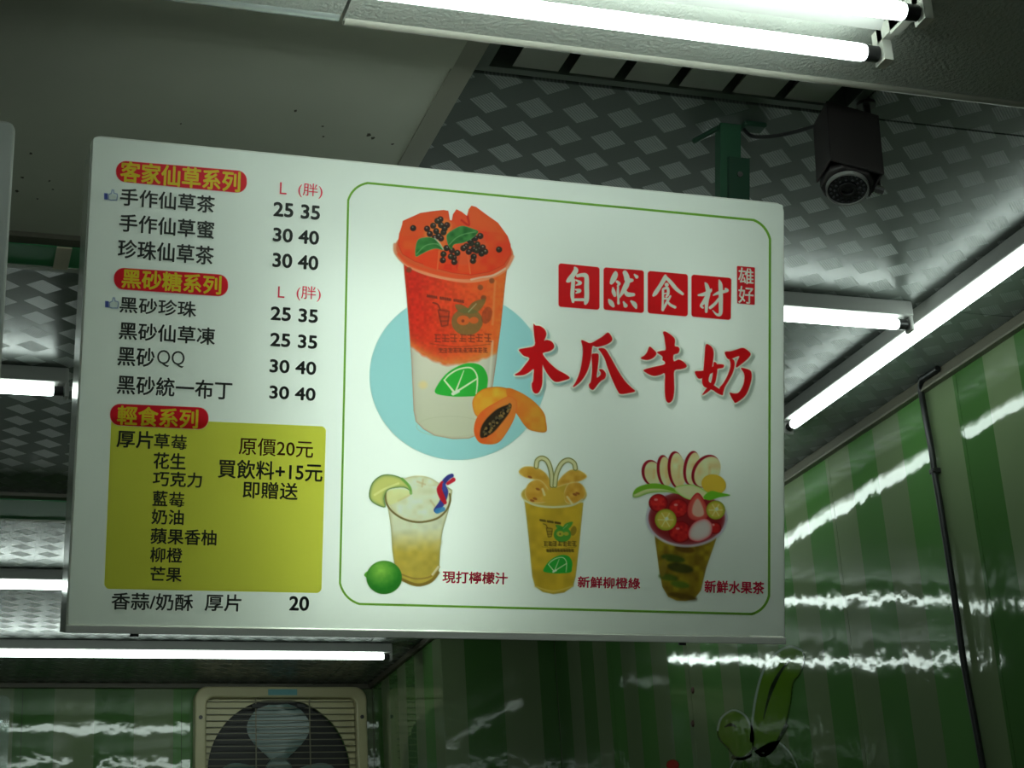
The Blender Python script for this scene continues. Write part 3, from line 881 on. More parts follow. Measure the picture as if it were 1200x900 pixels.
# yellow headings on red pills and the small red seal: print and ground are one sheet
for txts, px, rad, ground, ink, wt, nm in (
    ([('客家仙草系列',141,212.5,281.5,202)], ((136,188),(289,201),(289,227),(136,212.5)), 11.5, HEAD, YEL, 0.030, 'heading_pill'),
    ([('黑砂糖系列',142.7,336.8,259.2,324)], ((133.5,313.5),(267,322.5),(267,348),(133.5,338.5)), 11.5, HEAD, YEL, 0.030, 'heading_pill'),
    ([('輕食系列',137.3,497.3,232,480.5)], ((129,473),(244,478),(244,503.5),(129,498)), 11.5, HEAD, YEL, 0.030, 'heading_pill'),
    ([('雄', 864.8, 332.0, 882.7, 315.0), ('好', 865.0, 355.0, 882.7, 336.5)], ((863.3,311.8),(884.2,313.6),(884,357.4),(863.6,355.6)), 1.2, (198, 40, 48), WS, 0.015, 'red_seal')):
    xs_, ys_ = [q[0] for q in px], [q[1] for q in px]
    p = Paint(min(xs_)-1.5, min(ys_)-1.5, max(xs_)+1.5, max(ys_)+1.5, 0.34)
    p.poly(round_px(px, rad), ground, sm=False, soft=0.8)
    for t_ in txts: stamp(p, t_, ink, wt)
    p.build(nm, ON_SIGN, sign, M_print)

# seal
def lerp(a, b, t):
    t = np.clip(t, 0, 1)[..., None]
    return np.array(a, float)*(1-t)+np.array(b, float)*t

# ---- papaya milk picture on its pale blue disc
p = Paint(430, 236, 672, 542, 0.5)
p.ell(536, 441, 103, 98, (158, 206, 208), soft=0.9)
p.frame((595, 370), 7.5)
p.poly(CH1[0], (150, 180, 176), grow=1.8, shift=(2.2, 2.6), soft=2.5, multi=True)
p.poly(CH1[0], (226, 228, 208), grow=1.7, soft=0.9, multi=True)
p.poly(CH1[0], (198, 22, 28), grow=0.15, soft=0.7, multi=True)
CHM = p.sdf([smooth(p.T(q), 3) for q in CH1[0]], (slice(None), slice(None))) < 3.2
p.frame((0, 0), 1)
def cup(X, Y):
    t = (X-474)/118
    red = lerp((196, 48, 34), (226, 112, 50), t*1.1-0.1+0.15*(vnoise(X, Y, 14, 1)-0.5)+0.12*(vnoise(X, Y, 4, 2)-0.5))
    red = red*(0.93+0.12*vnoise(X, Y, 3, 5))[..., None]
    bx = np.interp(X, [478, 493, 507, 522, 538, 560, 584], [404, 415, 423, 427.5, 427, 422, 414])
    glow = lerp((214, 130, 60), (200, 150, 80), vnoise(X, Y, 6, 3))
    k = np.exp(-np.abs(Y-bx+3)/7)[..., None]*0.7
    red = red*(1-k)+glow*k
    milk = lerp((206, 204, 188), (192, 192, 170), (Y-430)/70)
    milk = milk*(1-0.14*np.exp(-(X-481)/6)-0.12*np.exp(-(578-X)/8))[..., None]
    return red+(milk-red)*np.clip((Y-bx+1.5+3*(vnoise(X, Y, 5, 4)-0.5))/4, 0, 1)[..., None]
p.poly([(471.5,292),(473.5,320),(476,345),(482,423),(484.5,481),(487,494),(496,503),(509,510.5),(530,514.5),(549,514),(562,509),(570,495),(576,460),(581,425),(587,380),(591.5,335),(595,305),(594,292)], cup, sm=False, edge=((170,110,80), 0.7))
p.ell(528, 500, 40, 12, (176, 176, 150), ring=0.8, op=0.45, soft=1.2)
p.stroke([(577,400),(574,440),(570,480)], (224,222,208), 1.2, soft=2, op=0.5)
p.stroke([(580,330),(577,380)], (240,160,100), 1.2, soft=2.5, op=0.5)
p.frame((450, 230), 7.059)
p.ell(577, 462, 492, 232, (206, 92, 52), rot=4, edge=((206, 150, 120), 1.6))
p.stroke([(88,400),(95,470),(180,560),(330,630),(500,680),(680,705),(860,680),(1000,610),(1065,500)], (224,150,112), 12, op=0.8, soft=1.2)
p.stroke([(120,480),(200,560),(350,615),(520,655),(700,672),(880,640),(990,575)], (214,84,44), 14, op=0.8, soft=1.5)
p.stroke([(720,690),(800,672),(900,655),(1000,600)], (236,200,176), 8, op=0.7, soft=1)
flesh = lambda X, Y: lerp((218, 62, 34), (232, 92, 40), 0.2+0.9*vnoise(X, Y, 9, 7)-(Y-290)/130)
p.poly([(155,205),(300,140),(400,125),(490,115),(530,122),(543,200),(560,200),(570,150),(598,110),(640,130),(685,165),(700,110),(722,80),(760,90),(840,150),(940,220),(1020,330),(1045,400),(1050,480),(990,570),(870,628),(720,655),(560,635),(400,590),(250,540),(150,480),(112,400),(125,310),(150,240)], flesh, sm=False, edge=((190,55,30), 0.8))
for q, c in (([(565,195),(575,150),(598,112),(640,132),(690,180),(700,250),(600,250)], (226,78,36)),
             ([(690,170),(700,110),(722,84),(760,94),(840,154),(940,225),(1015,330),(930,300),(800,290),(720,250)], (234,96,42)),
             ([(155,210),(300,145),(490,120),(528,130),(535,210),(420,220),(300,320),(150,330),(130,310)], (230,88,40)),
             ([(300,480),(450,440),(455,560),(430,610),(330,575)], (222,70,34)),
             ([(610,600),(640,470),(690,470),(715,640),(640,625)], (230,86,40)),
             ([(500,560),(560,560),(560,620),(490,600)], (206,54,30)), ([(590,560),(630,480),(600,620)], (196,50,30))):
    p.poly(q, c, sm=False, soft=1.5, op=0.75)
p.stroke([(690,170),(700,240),(640,200)], (186,40,28), 10, soft=1.5, op=0.8)
p.stroke([(455,450),(440,600)], (236,120,70), 5, soft=1, op=0.8)
p.stroke([(690,470),(712,640)], (236,120,70), 5, soft=1, op=0.8)
p.poly([(330,330),(360,260),(440,190),(530,200),(560,260),(520,340),(500,440),(400,400)], (216,130,60), soft=3, op=0.7)
p.poly([(560,430),(700,360),(800,300),(860,440),(830,500),(720,560),(600,560)], (190,96,60), soft=3, op=0.5)
seeds = [(240,265),(465,192),(405,245),(355,270),(430,290),(470,240),(520,240),(450,330),(490,300),(378,312),(500,268),(440,205),(560,450),(604,470),(575,510),(580,545),(490,480),(485,530),(680,415),(722,392),(752,350),(795,330),(770,400),(740,440),(790,440),(835,460),(740,500),(735,535),(700,460),(655,430),(950,442),(418,345),(805,475),(552,500),(470,350),(515,430),(765,450),(815,425),(710,370)]
for i, (x, y) in enumerate(seeds):
    p.ell(x, y, 25, 25, (46+(i*7) % 22, 40+(i*5) % 14, 36), soft=0.9, edge=((34,28,24), 0.5))
    p.ell(x-4+(i % 3)*5, y-8, 7, 6, (160,156,146), soft=1.0, op=0.55+0.25*(i % 2))
for x, y in ((795,755),(890,700),(822,842),(205,610)): p.ell(x, y, 22, 22, (110,70,45), soft=1.5, op=0.7)
LF = lambda X, Y: lerp((38, 96, 44), (72, 142, 70), vnoise(X, Y, 5, 9)*0.9)
p.poly([(262,500),(258,430),(280,360),(340,340),(400,345),(450,380),(492,445),(430,435),(370,450),(310,480)], LF, edge=((120,165,110), 0.5))
p.poly([(515,345),(525,310),(590,265),(650,246),(720,265),(778,292),(740,340),(660,385),(580,400),(558,440),(530,410)], LF, edge=((110,160,100), 0.5))
p.stroke([(268,480),(340,410),(430,395),(480,430)], (120,170,110), 4, op=0.7)
p.stroke([(540,400),(590,350),(660,315),(760,295)], (120,170,110), 4, op=0.7)
p.stroke([(420,350),(455,385),(488,440)], (190,205,180), 6, op=0.7)
# cup print: small lettering, drink outline, round fruit mark, two text lines
p.frame((460, 330), 4.5)
def blots(p, x0, y0, x1, y1, c, n, hgt, op=0.8, slope=0.0, seed=1):
    r = np.random.default_rng(seed)
    for k in range(n):
        cx = x0+(x1-x0)*(k+0.5)/n; cy = y0+(y1-y0)*(k+0.5)/n
        wd = (x1-x0)/n*0.42
        for j in range(3):
            a = cy-hgt/2+hgt*j/2+r.uniform(-1, 1)*hgt*0.1
            p.stroke([(cx-wd*r.uniform(0.5, 1), a), (cx+wd*r.uniform(0.5, 1), a+2)], c, 3.0, soft=0.6, op=op)
        b = cx+r.uniform(-0.4, 0.4)*wd
        p.stroke([(b, cy-hgt/2), (b, cy+hgt/2)], c, 3.0, soft=0.6, op=op)
def cup_mark(p, dx, dy, k, g, inner, dark, op=0.85):
    f = lambda pts: [(dx+x*k, dy+y*k)+tuple(z*k for z in rest) for x, y, *rest in pts]
    for a, b in ((180, 235), (248, 308), (320, 375)):
        blots(p, dx+a*k, dy+(75+(a-180)*0.16)*k, dx+b*k, dy+(75+(b-180)*0.16)*k, dark, 5, 9*k, op*0.8, seed=a)
    p.stroke(f([(213,112),(238,122),(250,150)]), dark, 4*k, op=op)
    p.poly(f([(240,150),(296,155),(290,230),(258,236)]), dark, soft=1, op=0.35*op)
    p.stroke(f([(240,150),(258,236),(290,230),(298,158),(240,150)]), dark, 3.5*k, sm=False, op=op*0.8)
    p.stroke(f([(250,185),(295,185)]), dark, 5*k, op=op*0.7); p.stroke(f([(254,210),(292,208)]), dark, 5*k, op=op*0.7)
    p.ell(dx+392*k, dy+212*k, 82*k, 72*k, g, soft=1, op=op)
    p.poly(f([(330,122),(370,125),(400,150),(380,170),(340,150)]), g, soft=1, op=op)
    p.poly(f([(392,165),(420,112),(487,92),(476,130),(440,165)]), g, soft=1, op=op)
    p.stroke(f([(400,160),(440,118)]), (200,205,170), 3*k, op=op*0.6)
    p.ell(dx+372*k, dy+205*k, 34*k, 26*k, inner, soft=1, op=op)
    p.ell(dx+428*k, dy+205*k, 24*k, 18*k, inner, soft=1, op=op)
    p.ell(dx+370*k, dy+208*k, 8*k, 8*k, dark, soft=1, op=op)
    p.ell(dx+496*k, dy+178*k, 27*k, 46*k, dark, soft=1.2, op=op*0.6, rot=15)
    blots(p, dx+212*k, dy+300*k, dx+525*k, dy+296*k, dark, 7, 34*k, op*0.85, seed=3)
    p.stroke(f([(200,328),(350,345),(515,330)]), dark, 2*k, op=op*0.6)
    blots(p, dx+240*k, dy+362*k, dx+500*k, dy+362*k, dark, 10, 18*k, op*0.85, seed=4)
cup_mark(p, 0, 0, 1.0, (104, 106, 62), (224, 98, 44), (112, 52, 40), 0.72)
def lime_slice(p, f):
    p.poly(f([(225,588),(240,540),(290,480),(360,440),(420,430),(472,448),(500,500),(497,560),(482,598),(380,607),(300,605)]), (52, 168, 62), sm=True)
    p.stroke(f([(272,520,3),(300,490,4),(350,462,4),(410,455,4),(442,490,4),(446,540,4),(440,592,3)]), (214,222,190))
    for q in ([(325,585,6),(272,520,4)], [(330,585,5),(375,470,2)], [(330,585,5),(445,512,4)]):
        p.stroke(f(q), (214,222,190))
    p.stroke(f([(318,592,9),(345,578,9)]), (220,226,204))
lime_slice(p, lambda q: q)
p.ell(160, 545, 22, 20, (222,196,120), soft=4, op=0.5)
# cut papaya in front
PF = lambda X, Y: lerp((214, 140, 44), (226, 178, 62), vnoise(X, Y, 7, 11))
p.poly([(420,650),(432,605),(475,568),(540,555),(600,562),(645,580),(620,650),(520,700),(445,712)], PF, edge=((200,110,40), 1.2))
p.poly([(600,565),(660,578),(740,628),(795,690),(808,740),(808,792),(750,790),(705,770),(655,700),(615,640)], lambda X, Y: lerp((226, 120, 46), (222, 160, 60), (X-600)/40+0.5*vnoise(X, Y, 6, 12)-0.2), edge=((206,120,50), 1.0))
p.poly([(428,790),(440,725),(480,675),(560,628),(615,605),(655,635),(645,710),(605,790),(555,850),(490,858),(450,842)], lambda X, Y: lerp((222, 88, 38), (230, 130, 58), (X-555)/38+0.3*vnoise(X, Y, 5, 13)), edge=((214,110,50), 0.9))
p.poly([(468,825),(462,785),(485,735),(540,680),(590,655),(625,648),(615,690),(575,745),(525,800)], (54, 44, 32), soft=1.5)
r_ = np.random.default_rng(4)
for k in range(70):
    t = r_.random(); cx = 480+140*t; cy = 805-150*t+r_.uniform(-26, 26)*(1-0.5*t)
    p.ell(cx, cy, 7, 7, [(30,28,26), (92,84,62), (150,120,70)][k % 3], soft=0.8, op=0.9)
CHM &= ~((p.Y > 455) & (p.X-600 < (p.Y-450)*1.6))
A0 = p.A.copy()
p.A = np.where(CHM, A0, 0); p.build('brush_character', ON_SIGN, sign, M_print, whole=True)
p.A = np.where(CHM, 0, A0); p.build('papaya_milk_picture', ON_SIGN, sign, M_print)

# ---- lemon juice glass
p = Paint(424, 552, 536, 700, 0.55, (400, 520), 4.5)
p.poly([(232,250),(245,340),(262,450),(268,560),(285,660),(315,715),(370,746),(430,748),(480,728),(512,675),(520,560),(532,460),(558,370),(575,290),(560,230),(300,230)],
       lambda X, Y: lerp((212, 214, 188), (184, 164, 74), (Y-618-4*(vnoise(X, Y, 9, 3)))/28)*(0.94+0.1*vnoise(X, Y, 6, 8))[..., None], edge=((160,150,96), 1.0))
p.poly([(238,255),(262,222),(330,185),(400,168),(470,182),(540,232),(570,290),(558,345),(500,395),(405,412),(310,385),(250,320)], lambda X, Y: lerp((206, 208, 176), (226, 228, 208), vnoise(X, Y, 6, 5)), edge=((196,186,140), 1.0))
for q in (((400,200),(440,215)), ((300,300),(360,270)), ((430,190),(425,225)), ((470,300),(500,340))): p.stroke([q[0], q[1]], (190,170,120), 5, soft=1.5, op=0.5)
p.stroke([(340,650),(420,600),(510,520)], (200,180,90), 14, soft=5, op=0.35)
p.stroke([(232,255),(236,310),(268,358),(330,398),(410,414),(500,396),(552,352),(573,300),(570,265)], (118, 104, 58), 5)
p.stroke([(320,690),(390,712),(470,700),(516,650)], (150,120,60), 4, op=0.8)
p.stroke([(318,716),(400,745),(470,725),(510,680)], (130,104,44), 8, op=0.8)
p.stroke([(480,690),(510,650)], (220,214,190), 6, op=0.8)
p.poly([(145,265),(163,205),(208,168),(260,163),(320,182),(358,222),(368,252),(330,232),(270,236),(240,250),(226,290),(232,335),(190,325),(155,300)], (196, 196, 118), edge=((62,104,58), 1.3))
p.poly([(240,262),(280,240),(345,245),(355,270),(310,300),(250,320)], (212,212,140), soft=2, op=0.6)
p.stroke([(320,186),(358,226),(366,262)], (110,160,70), 7, op=0.8)
p.stroke([(175,270),(225,240),(300,210)], (222,222,160), 6, op=0.6)
p.stroke([(500,350,14),(530,310,16),(548,255,15),(535,215,13),(560,180,12),(582,168,10)], (62, 66, 140), soft=1)
p.stroke([(545,310,10),(530,280,15),(516,240,14),(530,205,8)], (182, 36, 52), soft=1)
p.stroke([(560,210,8),(590,190,11)], (200, 44, 60), soft=1)
p.stroke([(505,355,14),(535,345,12)], (60, 130, 180), soft=1.2, op=0.9)
p.stroke([(545,245,9),(540,215,9)], (66, 78, 160), soft=1)
p.poly([(120,690),(140,672),(165,690),(150,715),(130,705)], (96,170,60))
p.ell(225, 705, 94, 88, lambda X, Y: lerp((150, 196, 84), (44, 122, 40), np.hypot(X-446, Y-668)/24+0.12*vnoise(X, Y, 3, 6)), edge=((70,120,50), 1.0))
p.build('lemon_juice_picture', ON_SIGN, sign, M_print)

# ---- orange green tea cup
p = Paint(604, 532, 692, 700, 0.55, (590, 520), 4.5)
TEA = lambda X, Y: lerp((176, 146, 44), (206, 176, 54), vnoise(X, Y, 8, 2)*0.8+(X-610)/150)
p.poly([(108,290),(130,480),(150,700),(165,752),(205,782),(262,793),(320,785),(366,752),(380,700),(398,540),(420,310)], TEA, sm=False, edge=((190,176,110), 1.0))
p.ell(265, 268, 175, 68, (196, 166, 62), edge=((206,206,176), 1.4))
for q in ([(78,148),(110,120),(170,124),(222,155),(252,212),(246,250),(190,200),(110,178)], [(440,172),(400,140),(350,138),(300,178),(268,232),(330,214),(400,200)],
          [(112,270),(128,212),(180,188),(226,225),(240,300),(150,312)], [(434,258),(405,208),(345,208),(318,260),(330,312),(400,312)]):
    p.poly(q, lambda X, Y: lerp((196, 146, 52), (214, 176, 76), vnoise(X, Y, 5, 4)), edge=((218,206,150), 0.9))
p.ell(265, 280, 60, 45, (204, 172, 66), soft=4)
p.stroke([(110,300),(170,325),(260,335),(360,325),(415,295)], (206,204,168), 5)
for x, y in ((180,240),(165,290),(150,300),(390,262),(375,268),(138,176)): p.ell(x, y, 12, 6, (150,80,40), soft=1, op=0.8, rot=20)
p.stroke([(205,240),(215,270)], (226,222,190), 6, op=0.7, soft=1.5); p.stroke([(335,280),(360,315)], (226,222,190), 5, op=0.7, soft=1.5)
for q in ([(255,220),(250,150),(232,95),(203,76),(178,88),(172,120)], [(270,220),(278,160),(305,105),(340,86),(370,102),(378,130)]):
    p.stroke(q, (140,136,70), 13); p.stroke(q, (214,212,168), 8)
cup_mark(p, 90, 360, 0.56, (66, 150, 60), (190, 170, 60), (100, 84, 36), 0.85)
lime_slice(p, lambda q: [(210+(x-225)*0.55, 680+(y-600)*0.55)+tuple(z*0.5 for z in rest) for x, y, *rest in q])
p.stroke([(165,752),(262,778),(366,750)], (214,196,110), 4, op=0.6)
p.build('orange_tea_picture', ON_SIGN, sign, M_print)

# ---- fruit tea cup
p = Paint(738, 526, 858, 708, 0.55, (730, 510), 3.6)
p.poly([(128,390),(150,560),(165,640),(190,682),(225,698),(262,700),(300,692),(328,655),(350,560),(395,430)], lambda X, Y: lerp((120, 96, 30), (168, 148, 40), vnoise(X, Y, 6, 3)*1.2), sm=False, edge=((170,150,90), 1.0))
for x, y, rx, ry, c in ((210,520,50,16,(60,86,34)), (240,560,55,20,(52,60,30)), (190,600,40,14,(70,104,36)), (240,630,40,14,(80,120,40)), (260,480,40,16,(92,60,24)), (250,680,60,12,(92,70,26)), (170,560,14,40,(150,130,50))):
    p.ell(x, y, rx, ry, c, soft=3, op=0.75, rot=10)
p.ell(268, 350, 167, 118, (146, 40, 44), edge=((196,190,200), 2.2))
p.ell(268, 350, 167, 118, (200, 196, 206), ring=3.0, soft=1.2, op=0.8)
AP = lambda X, Y: lerp((214, 196, 140), (232, 220, 180), vnoise(X, Y, 7, 9))
for cx, cy, rx, ry, rot in ((122,158,38,52,-10),(176,150,28,64,-6),(228,146,34,76,-6),(292,138,32,70,8),(352,152,52,72,32)):
    p.ell(cx-4, cy, rx+2, ry+2, (150, 26, 44), rot=rot); p.ell(cx+3, cy+3, rx-3, ry-2, AP, rot=rot, soft=1.0)
    p.stroke([(cx+rx*0.25, cy-ry*0.2), (cx+rx*0.2, cy+ry*0.4)], (206,186,120), 6, op=0.5, soft=2)
p.ell(382, 208, 52, 42, (224, 186, 66), edge=((206,176,50), 0.8), rot=15)
p.poly([(40,256),(58,222),(125,204),(195,218),(245,250),(180,240),(110,245),(60,262)], (214, 214, 168), edge=((120,176,50), 1.5))
p.poly([(45,250),(60,222),(125,204),(195,216),(240,245),(170,228),(100,228)], (128,182,52), soft=1)
p.poly([(215,222),(285,208),(340,230),(372,262),(300,275),(250,260)], (212, 214, 170), edge=((150,200,70), 1.0))
p.poly([(338,262),(368,236),(405,242),(452,253),(405,262),(365,275)], (116, 186, 48))
CR = lambda X, Y: lerp((178, 30, 36), (214, 56, 50), vnoise(X, Y, 3, 5))
for cx, cy, r in ((148,286,40),(232,308,42),(240,408,48),(388,392,26)):
    p.ell(cx, cy, r, r*0.95, CR, edge=((120,16,24), 1.2)); p.ell(cx-10, cy-14, 8, 5, (236,190,180), soft=1.2, op=0.7)
p.poly([(312,243),(345,280),(360,330),(345,358),(300,362),(272,340),(274,290)], (206, 96, 84), edge=((176,22,34), 1.2))
p.poly([(314,268),(334,300),(340,335),(315,345),(292,330),(295,295)], (226, 180, 160), soft=2)
p.poly([(275,405),(298,368),(345,350),(376,378),(368,425),(320,450),(280,438)], (226, 206, 200), edge=((196,50,60), 1.5))
for cx, cy, r in ((179,357,46),(390,316,40)):
    p.ell(cx, cy, r, r, (192, 186, 70), edge=((130,140,40), 1.0)); p.ell(cx, cy, r*0.72, r*0.72, (206, 190, 90), soft=1.5)
    for a in range(0, 360, 60):
        p.stroke([(cx, cy, 3), (cx+r*0.7*math.cos(math.radians(a)), cy+r*0.7*math.sin(math.radians(a)), 2)], (226,220,160), op=0.8)
    p.ell(cx+5, cy-5, 7, 7, (235,235,215), soft=1.5)
p.build('fruit_tea_picture', ON_SIGN, sign, M_print)

# ------------------------------------------------------------------ sign hanger
M_ = empty('sign_hanger', (0, 0, 0))
tag(M_, 'green steel post hanging the menu signboard from the ceiling', 'post')
def on_plane(px, py, w_):
    d = ray(px, py); o = S_O+S_N*w_
    return MSi @ (CAM+d*((o-CAM).dot(S_N)/d.dot(S_N)))
wA, wB = -ST-0.004, -ST-0.030
uA, uB = on_plane(845.5, 200, wA).x, on_plane(869.5, 200, wA).x
uC, uD = on_plane(853.5, 215, wA).x, on_plane(877.5, 215, wA).x
def v_ceil(w_, u=0.8): return (CE-0.0012-S_O.z-w_*S_N.z-u*S_X.z)/S_Y.z
M_.location = MS @ Vector((uA, v_ceil(wA), wA))
inv = Matrix.Translation(-M_.location)
MSl = inv @ MS
def slant(u0, u1, w0, w1, v0, vtop=None):
    m = MB(); t0 = vtop or v_ceil(w0); t1 = vtop or v_ceil(w1)
    vs = [(u0, v0, w0), (u1, v0, w0), (u1, v0, w1), (u0, v0, w1), (u0, t0, w0), (u1, t0, w0), (u1, t1, w1), (u0, t1, w1)]
    return m.add([MSl @ Vector(p) for p in vs], [(0,3,2,1),(4,5,6,7),(0,1,5,4),(1,2,6,5),(2,3,7,6),(3,0,4,7)])
slant(uA, uB, wA-0.0045, wB, 0.50).build('outer_post', M_green, M_)
slant(uC, uD, -ST-0.0005, wA-0.004, 0.50, on_plane(865, 185, wA).y).build('inner_post', M_dgreen, M_)
a = MS @ Vector((uB, v_ceil(wA), wA))
MB().box((a.x+0.0005, a.y-0.010, CE-0.010), (a.x+0.042, a.y+0.018, CE-0.0008), M=inv).build('ceiling_flange', M_dgreen, M_, bevel=0.003)
a = MS @ Vector((uA, v_ceil(wA), wA-0.015))
MB().tube([(a.x, a.y, CE-0.008), (a.x-0.020, a.y+0.055, CE-0.006)], 0.005, 8).build('brace', M_dgreen, M_, M=inv)
bq = MSl @ Vector(((uC+uD)/2, on_plane(865, 205, wA).y, -ST-0.0005))
MB().tube([bq, bq+S_N*0.003], 0.005, 8).build('bolt', M_chrome, M_)
# foot plate on top of the board, and a stay from the green rail to its back
q0 = MS @ Vector((0.24, 0.52, -ST-0.004))
MB().tube([q0, (q0.x+0.02, 3.05, CE-0.016)], 0.010, 8).build('rear_stay', M_green, M_, M=inv)

h2 = empty('sign_hanger', (0, 0, 0)); tag(h2, 'green steel stay behind the cut off left signboard', 'post')
q = M2 @ Vector((0.25, 0.5, -ST-0.006)); q2 = M2 @ Vector((0.85, 0.5, -ST-0.006))
h2.location = (q.x, 3.05, CE-0.016); inv2 = Matrix.Translation(-h2.location)
MB().tube([q, (q.x, 3.05, CE-0.016)], 0.010, 8).build('rear_stay', M_green, h2, M=inv2)
MB().tube([q2, (q2.x, 3.05, CE-0.016)], 0.010, 8).build('rear_stay', M_green, h2, M=inv2)

# ------------------------------------------------------------------ surveillance camera
yc = 2.20
lc = at(993, 222, 1, yc)
el = math.radians(72)
axis = Vector((-0.24, -math.cos(el), -math.sin(el))).normalized()    # looks down and out to the street
upv = Vector((1, 0, 0)).cross(axis).normalized()
side = axis.cross(upv).normalized()
if side.x < 0: side = -side
MC = frame_matrix(lc, side, upv, axis)
cc = empty('security_camera', M=MC)
tag(cc, 'dark box-shaped security camera pointing down beside the menu signboard', 'camera')
def oct_(hw, hh, ch): return [(-hw+ch,-hh),(hw-ch,-hh),(hw,-hh+ch),(hw,hh-ch),(hw-ch,hh),(-hw+ch,hh),(-hw,hh-ch),(-hw,-hh+ch)]
MB().prism(oct_(0.039, 0.034, 0.016), 0.150, M=Matrix.Translation((0, 0, -0.158))).build('body', M_cctv, cc, bevel=0.003)
sg = 1 if upv.y > 0 else -1
hood = MB().box((-0.046, -0.040, -0.155), (0.046, -0.036, -0.012)).box((-0.046, -0.040, -0.155), (-0.043, 0.015, -0.014)).box((0.043, -0.040, -0.155), (0.046, 0.015, -0.014))
hd = hood.build('sun_hood', M_cctv, cc, bevel=0.001)
MB().ring(circ(0.0340, 36), circ(0.0315, 36), 0.008, M=Matrix.Translation((0, 0, -0.006))).build('lens_ring', mat('worn_metal_ring', (0.42, 0.42, 0.40), 0.35, 0.5), cc, smooth=True)
MB().tube([(0, 0, -0.008), (0, 0, -0.001)], 0.0315, 32).build('front_glass', M_lens, cc)
lo = MB().ring(circ(0.0145, 24), circ(0.010, 24), 0.004, M=Matrix.Translation((0, 0, -0.0005))).build('lens_barrel', M_black, cc)
m_ = MB()
for rr_, nn in ((0.0195, 12), (0.0265, 18)):
    for k in range(nn):
        a_ = 2*math.pi*k/nn
        m_.tube([(rr_*math.cos(a_), rr_*math.sin(a_), -0.0015), (rr_*math.cos(a_), rr_*math.sin(a_), 0.0002)], 0.0024, 6)
o = m_.build('infrared_diodes', mat('diode', (0.07, 0.07, 0.075), 0.2), cc); tag(o, kind='stuff')
# mounting arm to the ceiling
w0 = MC @ Vector((0.053, 0, -0.02)); w1 = MC @ Vector((0.053, 0.0, -0.11)); w2 = Vector((w1.x+0.001, w1.y+0.004, CE-0.006))
MCi = MC.inverted()
MB().tube([w0, w1, w2], 0.006, 10).build('mounting_arm', M_cctv, cc, M=MCi, smooth=True)
MB().tube([MC @ Vector((0.046, 0, -0.02)), MC @ Vector((0.062, 0, -0.02))], 0.0075, 12).build('arm_knob', M_chrome, cc, M=MCi)
MB().tube([w2, (w2.x, w2.y, CE-0.0008)], 0.016, 20).build('ceiling_plate', M_cctv, cc, M=MCi)
# its cable to the sign hanger
P_ = [(872, 152), (882, 160), (905, 160), (930, 155), (948, 150), (962, 146)]
pts = [at(x, y, 1, 2.335-0.017*i) for i, (x, y) in enumerate(P_)]
for q in pts: q.z = min(q.z, CE-0.006)
pts = [Vector(v) for v in smooth([tuple(v) for v in pts], 4, False)]
cb = MB().tube(pts, 0.0035, 8).build('camera_cable', M_rubber, smooth=True)
tag(cb, 'short sagging black cable between the green post and the security camera', 'cable')

# ------------------------------------------------------------------ hanging cable on the right wall
P_ = [(1098, 424), (1090, 428), (1083, 435), (1080, 444), (1079, 456), (1083, 480), (1092, 530), (1095, 553), (1103, 600), (1117, 690), (1130, 780), (1143, 850), (1152, 900), (1162, 960)]
pts = [at(x, y, 0, XR-0.014 if i > 3 else XR-0.024) for i, (x, y) in enumerate(P_)]
for q in pts: q.z = min(q.z, CE-0.008)
pts += [pts[-1]+Vector((0, 0.0, -0.5))]
pts = [Vector(v) for v in smooth([tuple(v) for v in pts], 5, False)]
wc = empty('hanging_cable', tuple(pts[-1]))
tag(wc, 'thick black cable hanging down the green right wall', 'cable')
inv = Matrix.Translation(-wc.location)
MB().tube(pts, 0.0078, 10).build('cable', M_rubber, wc, smooth=True, M=inv)
q = at(1094.5, 552, 0, XR-0.014)
MB().box((q.x-0.008, q.y-0.010, q.z-0.006), (XR-0.0008, q.y+0.010, q.z+0.006)).build('clip', M_black, wc, bevel=0.002, M=inv)
MB().tube([(q.x-0.007, q.y-0.004, q.z), (q.x-0.010, q.y-0.022, q.z-0.004)], 0.0022, 6).build('tie_tail', M_black, wc, M=inv)

# ------------------------------------------------------------------ leaf picture stuck on the right wall
ON_WALL = _plane_map((XR-0.0012, 0, 0), (0, 1, 0), (0, 0, 1), (-1, 0, 0), 0)
def on_wall(X, Y):
    q = ON_WALL(X, Y)
    return np.stack([np.full(q[..., 0].shape, XR-0.0012), q[..., 0], q[..., 1]], -1)
M_decal = mat('leaf_sticker_vinyl', (0.1, 0.2, 0.05), 0.05)
at_ = N(M_decal, 'ShaderNodeAttribute', attribute_name='Col')
L(M_decal, at_.outputs['Color'], bsdf(M_decal).inputs['Base Color'])
wall_bump(M_decal, N(M_decal, 'ShaderNodeNewGeometry'))
ds = empty('leaf_sticker', tuple(at(885, 850, 0, XR-0.0012)))
tag(ds, 'green leaf and fruit sticker with pale outline on the green right wall', 'sticker')
def cut(p, thr=0.02): return p
def decal(name, x0, y0, x1, y1, draw):
    p = Paint(x0, y0, x1, y1, 0.7, (780, 740), 5.4545, bg=(60, 90, 30)); draw(p)
    p.A = np.where(p.A > 0.5, 1.0, 0.0)
    loc = np.array(ds.location)
    return p.build(name, lambda X, Y: on_wall(X, Y)-loc, ds, M_decal, albedo=lambda c: np.clip(lin(c)*1.0, 0, 0.9))
LG = (84, 122, 22); LO = (150, 166, 152); LD = (18, 34, 12)
def fruit(p):
    q = [(640,722),(730,705),(800,780),(850,900),(840,1040),(760,1160),(640,1200),(500,1150),(420,1040),(405,900),(440,815),(520,800)]
    p.poly(q, (46, 84, 26)); p.stroke([(410,910),(420,860),(450,812)], LO, 6); p.stroke([(720,702),(790,770),(840,870),(850,960)], LO, 6)
decal('fruit', 850, 862, 940, 962, fruit)
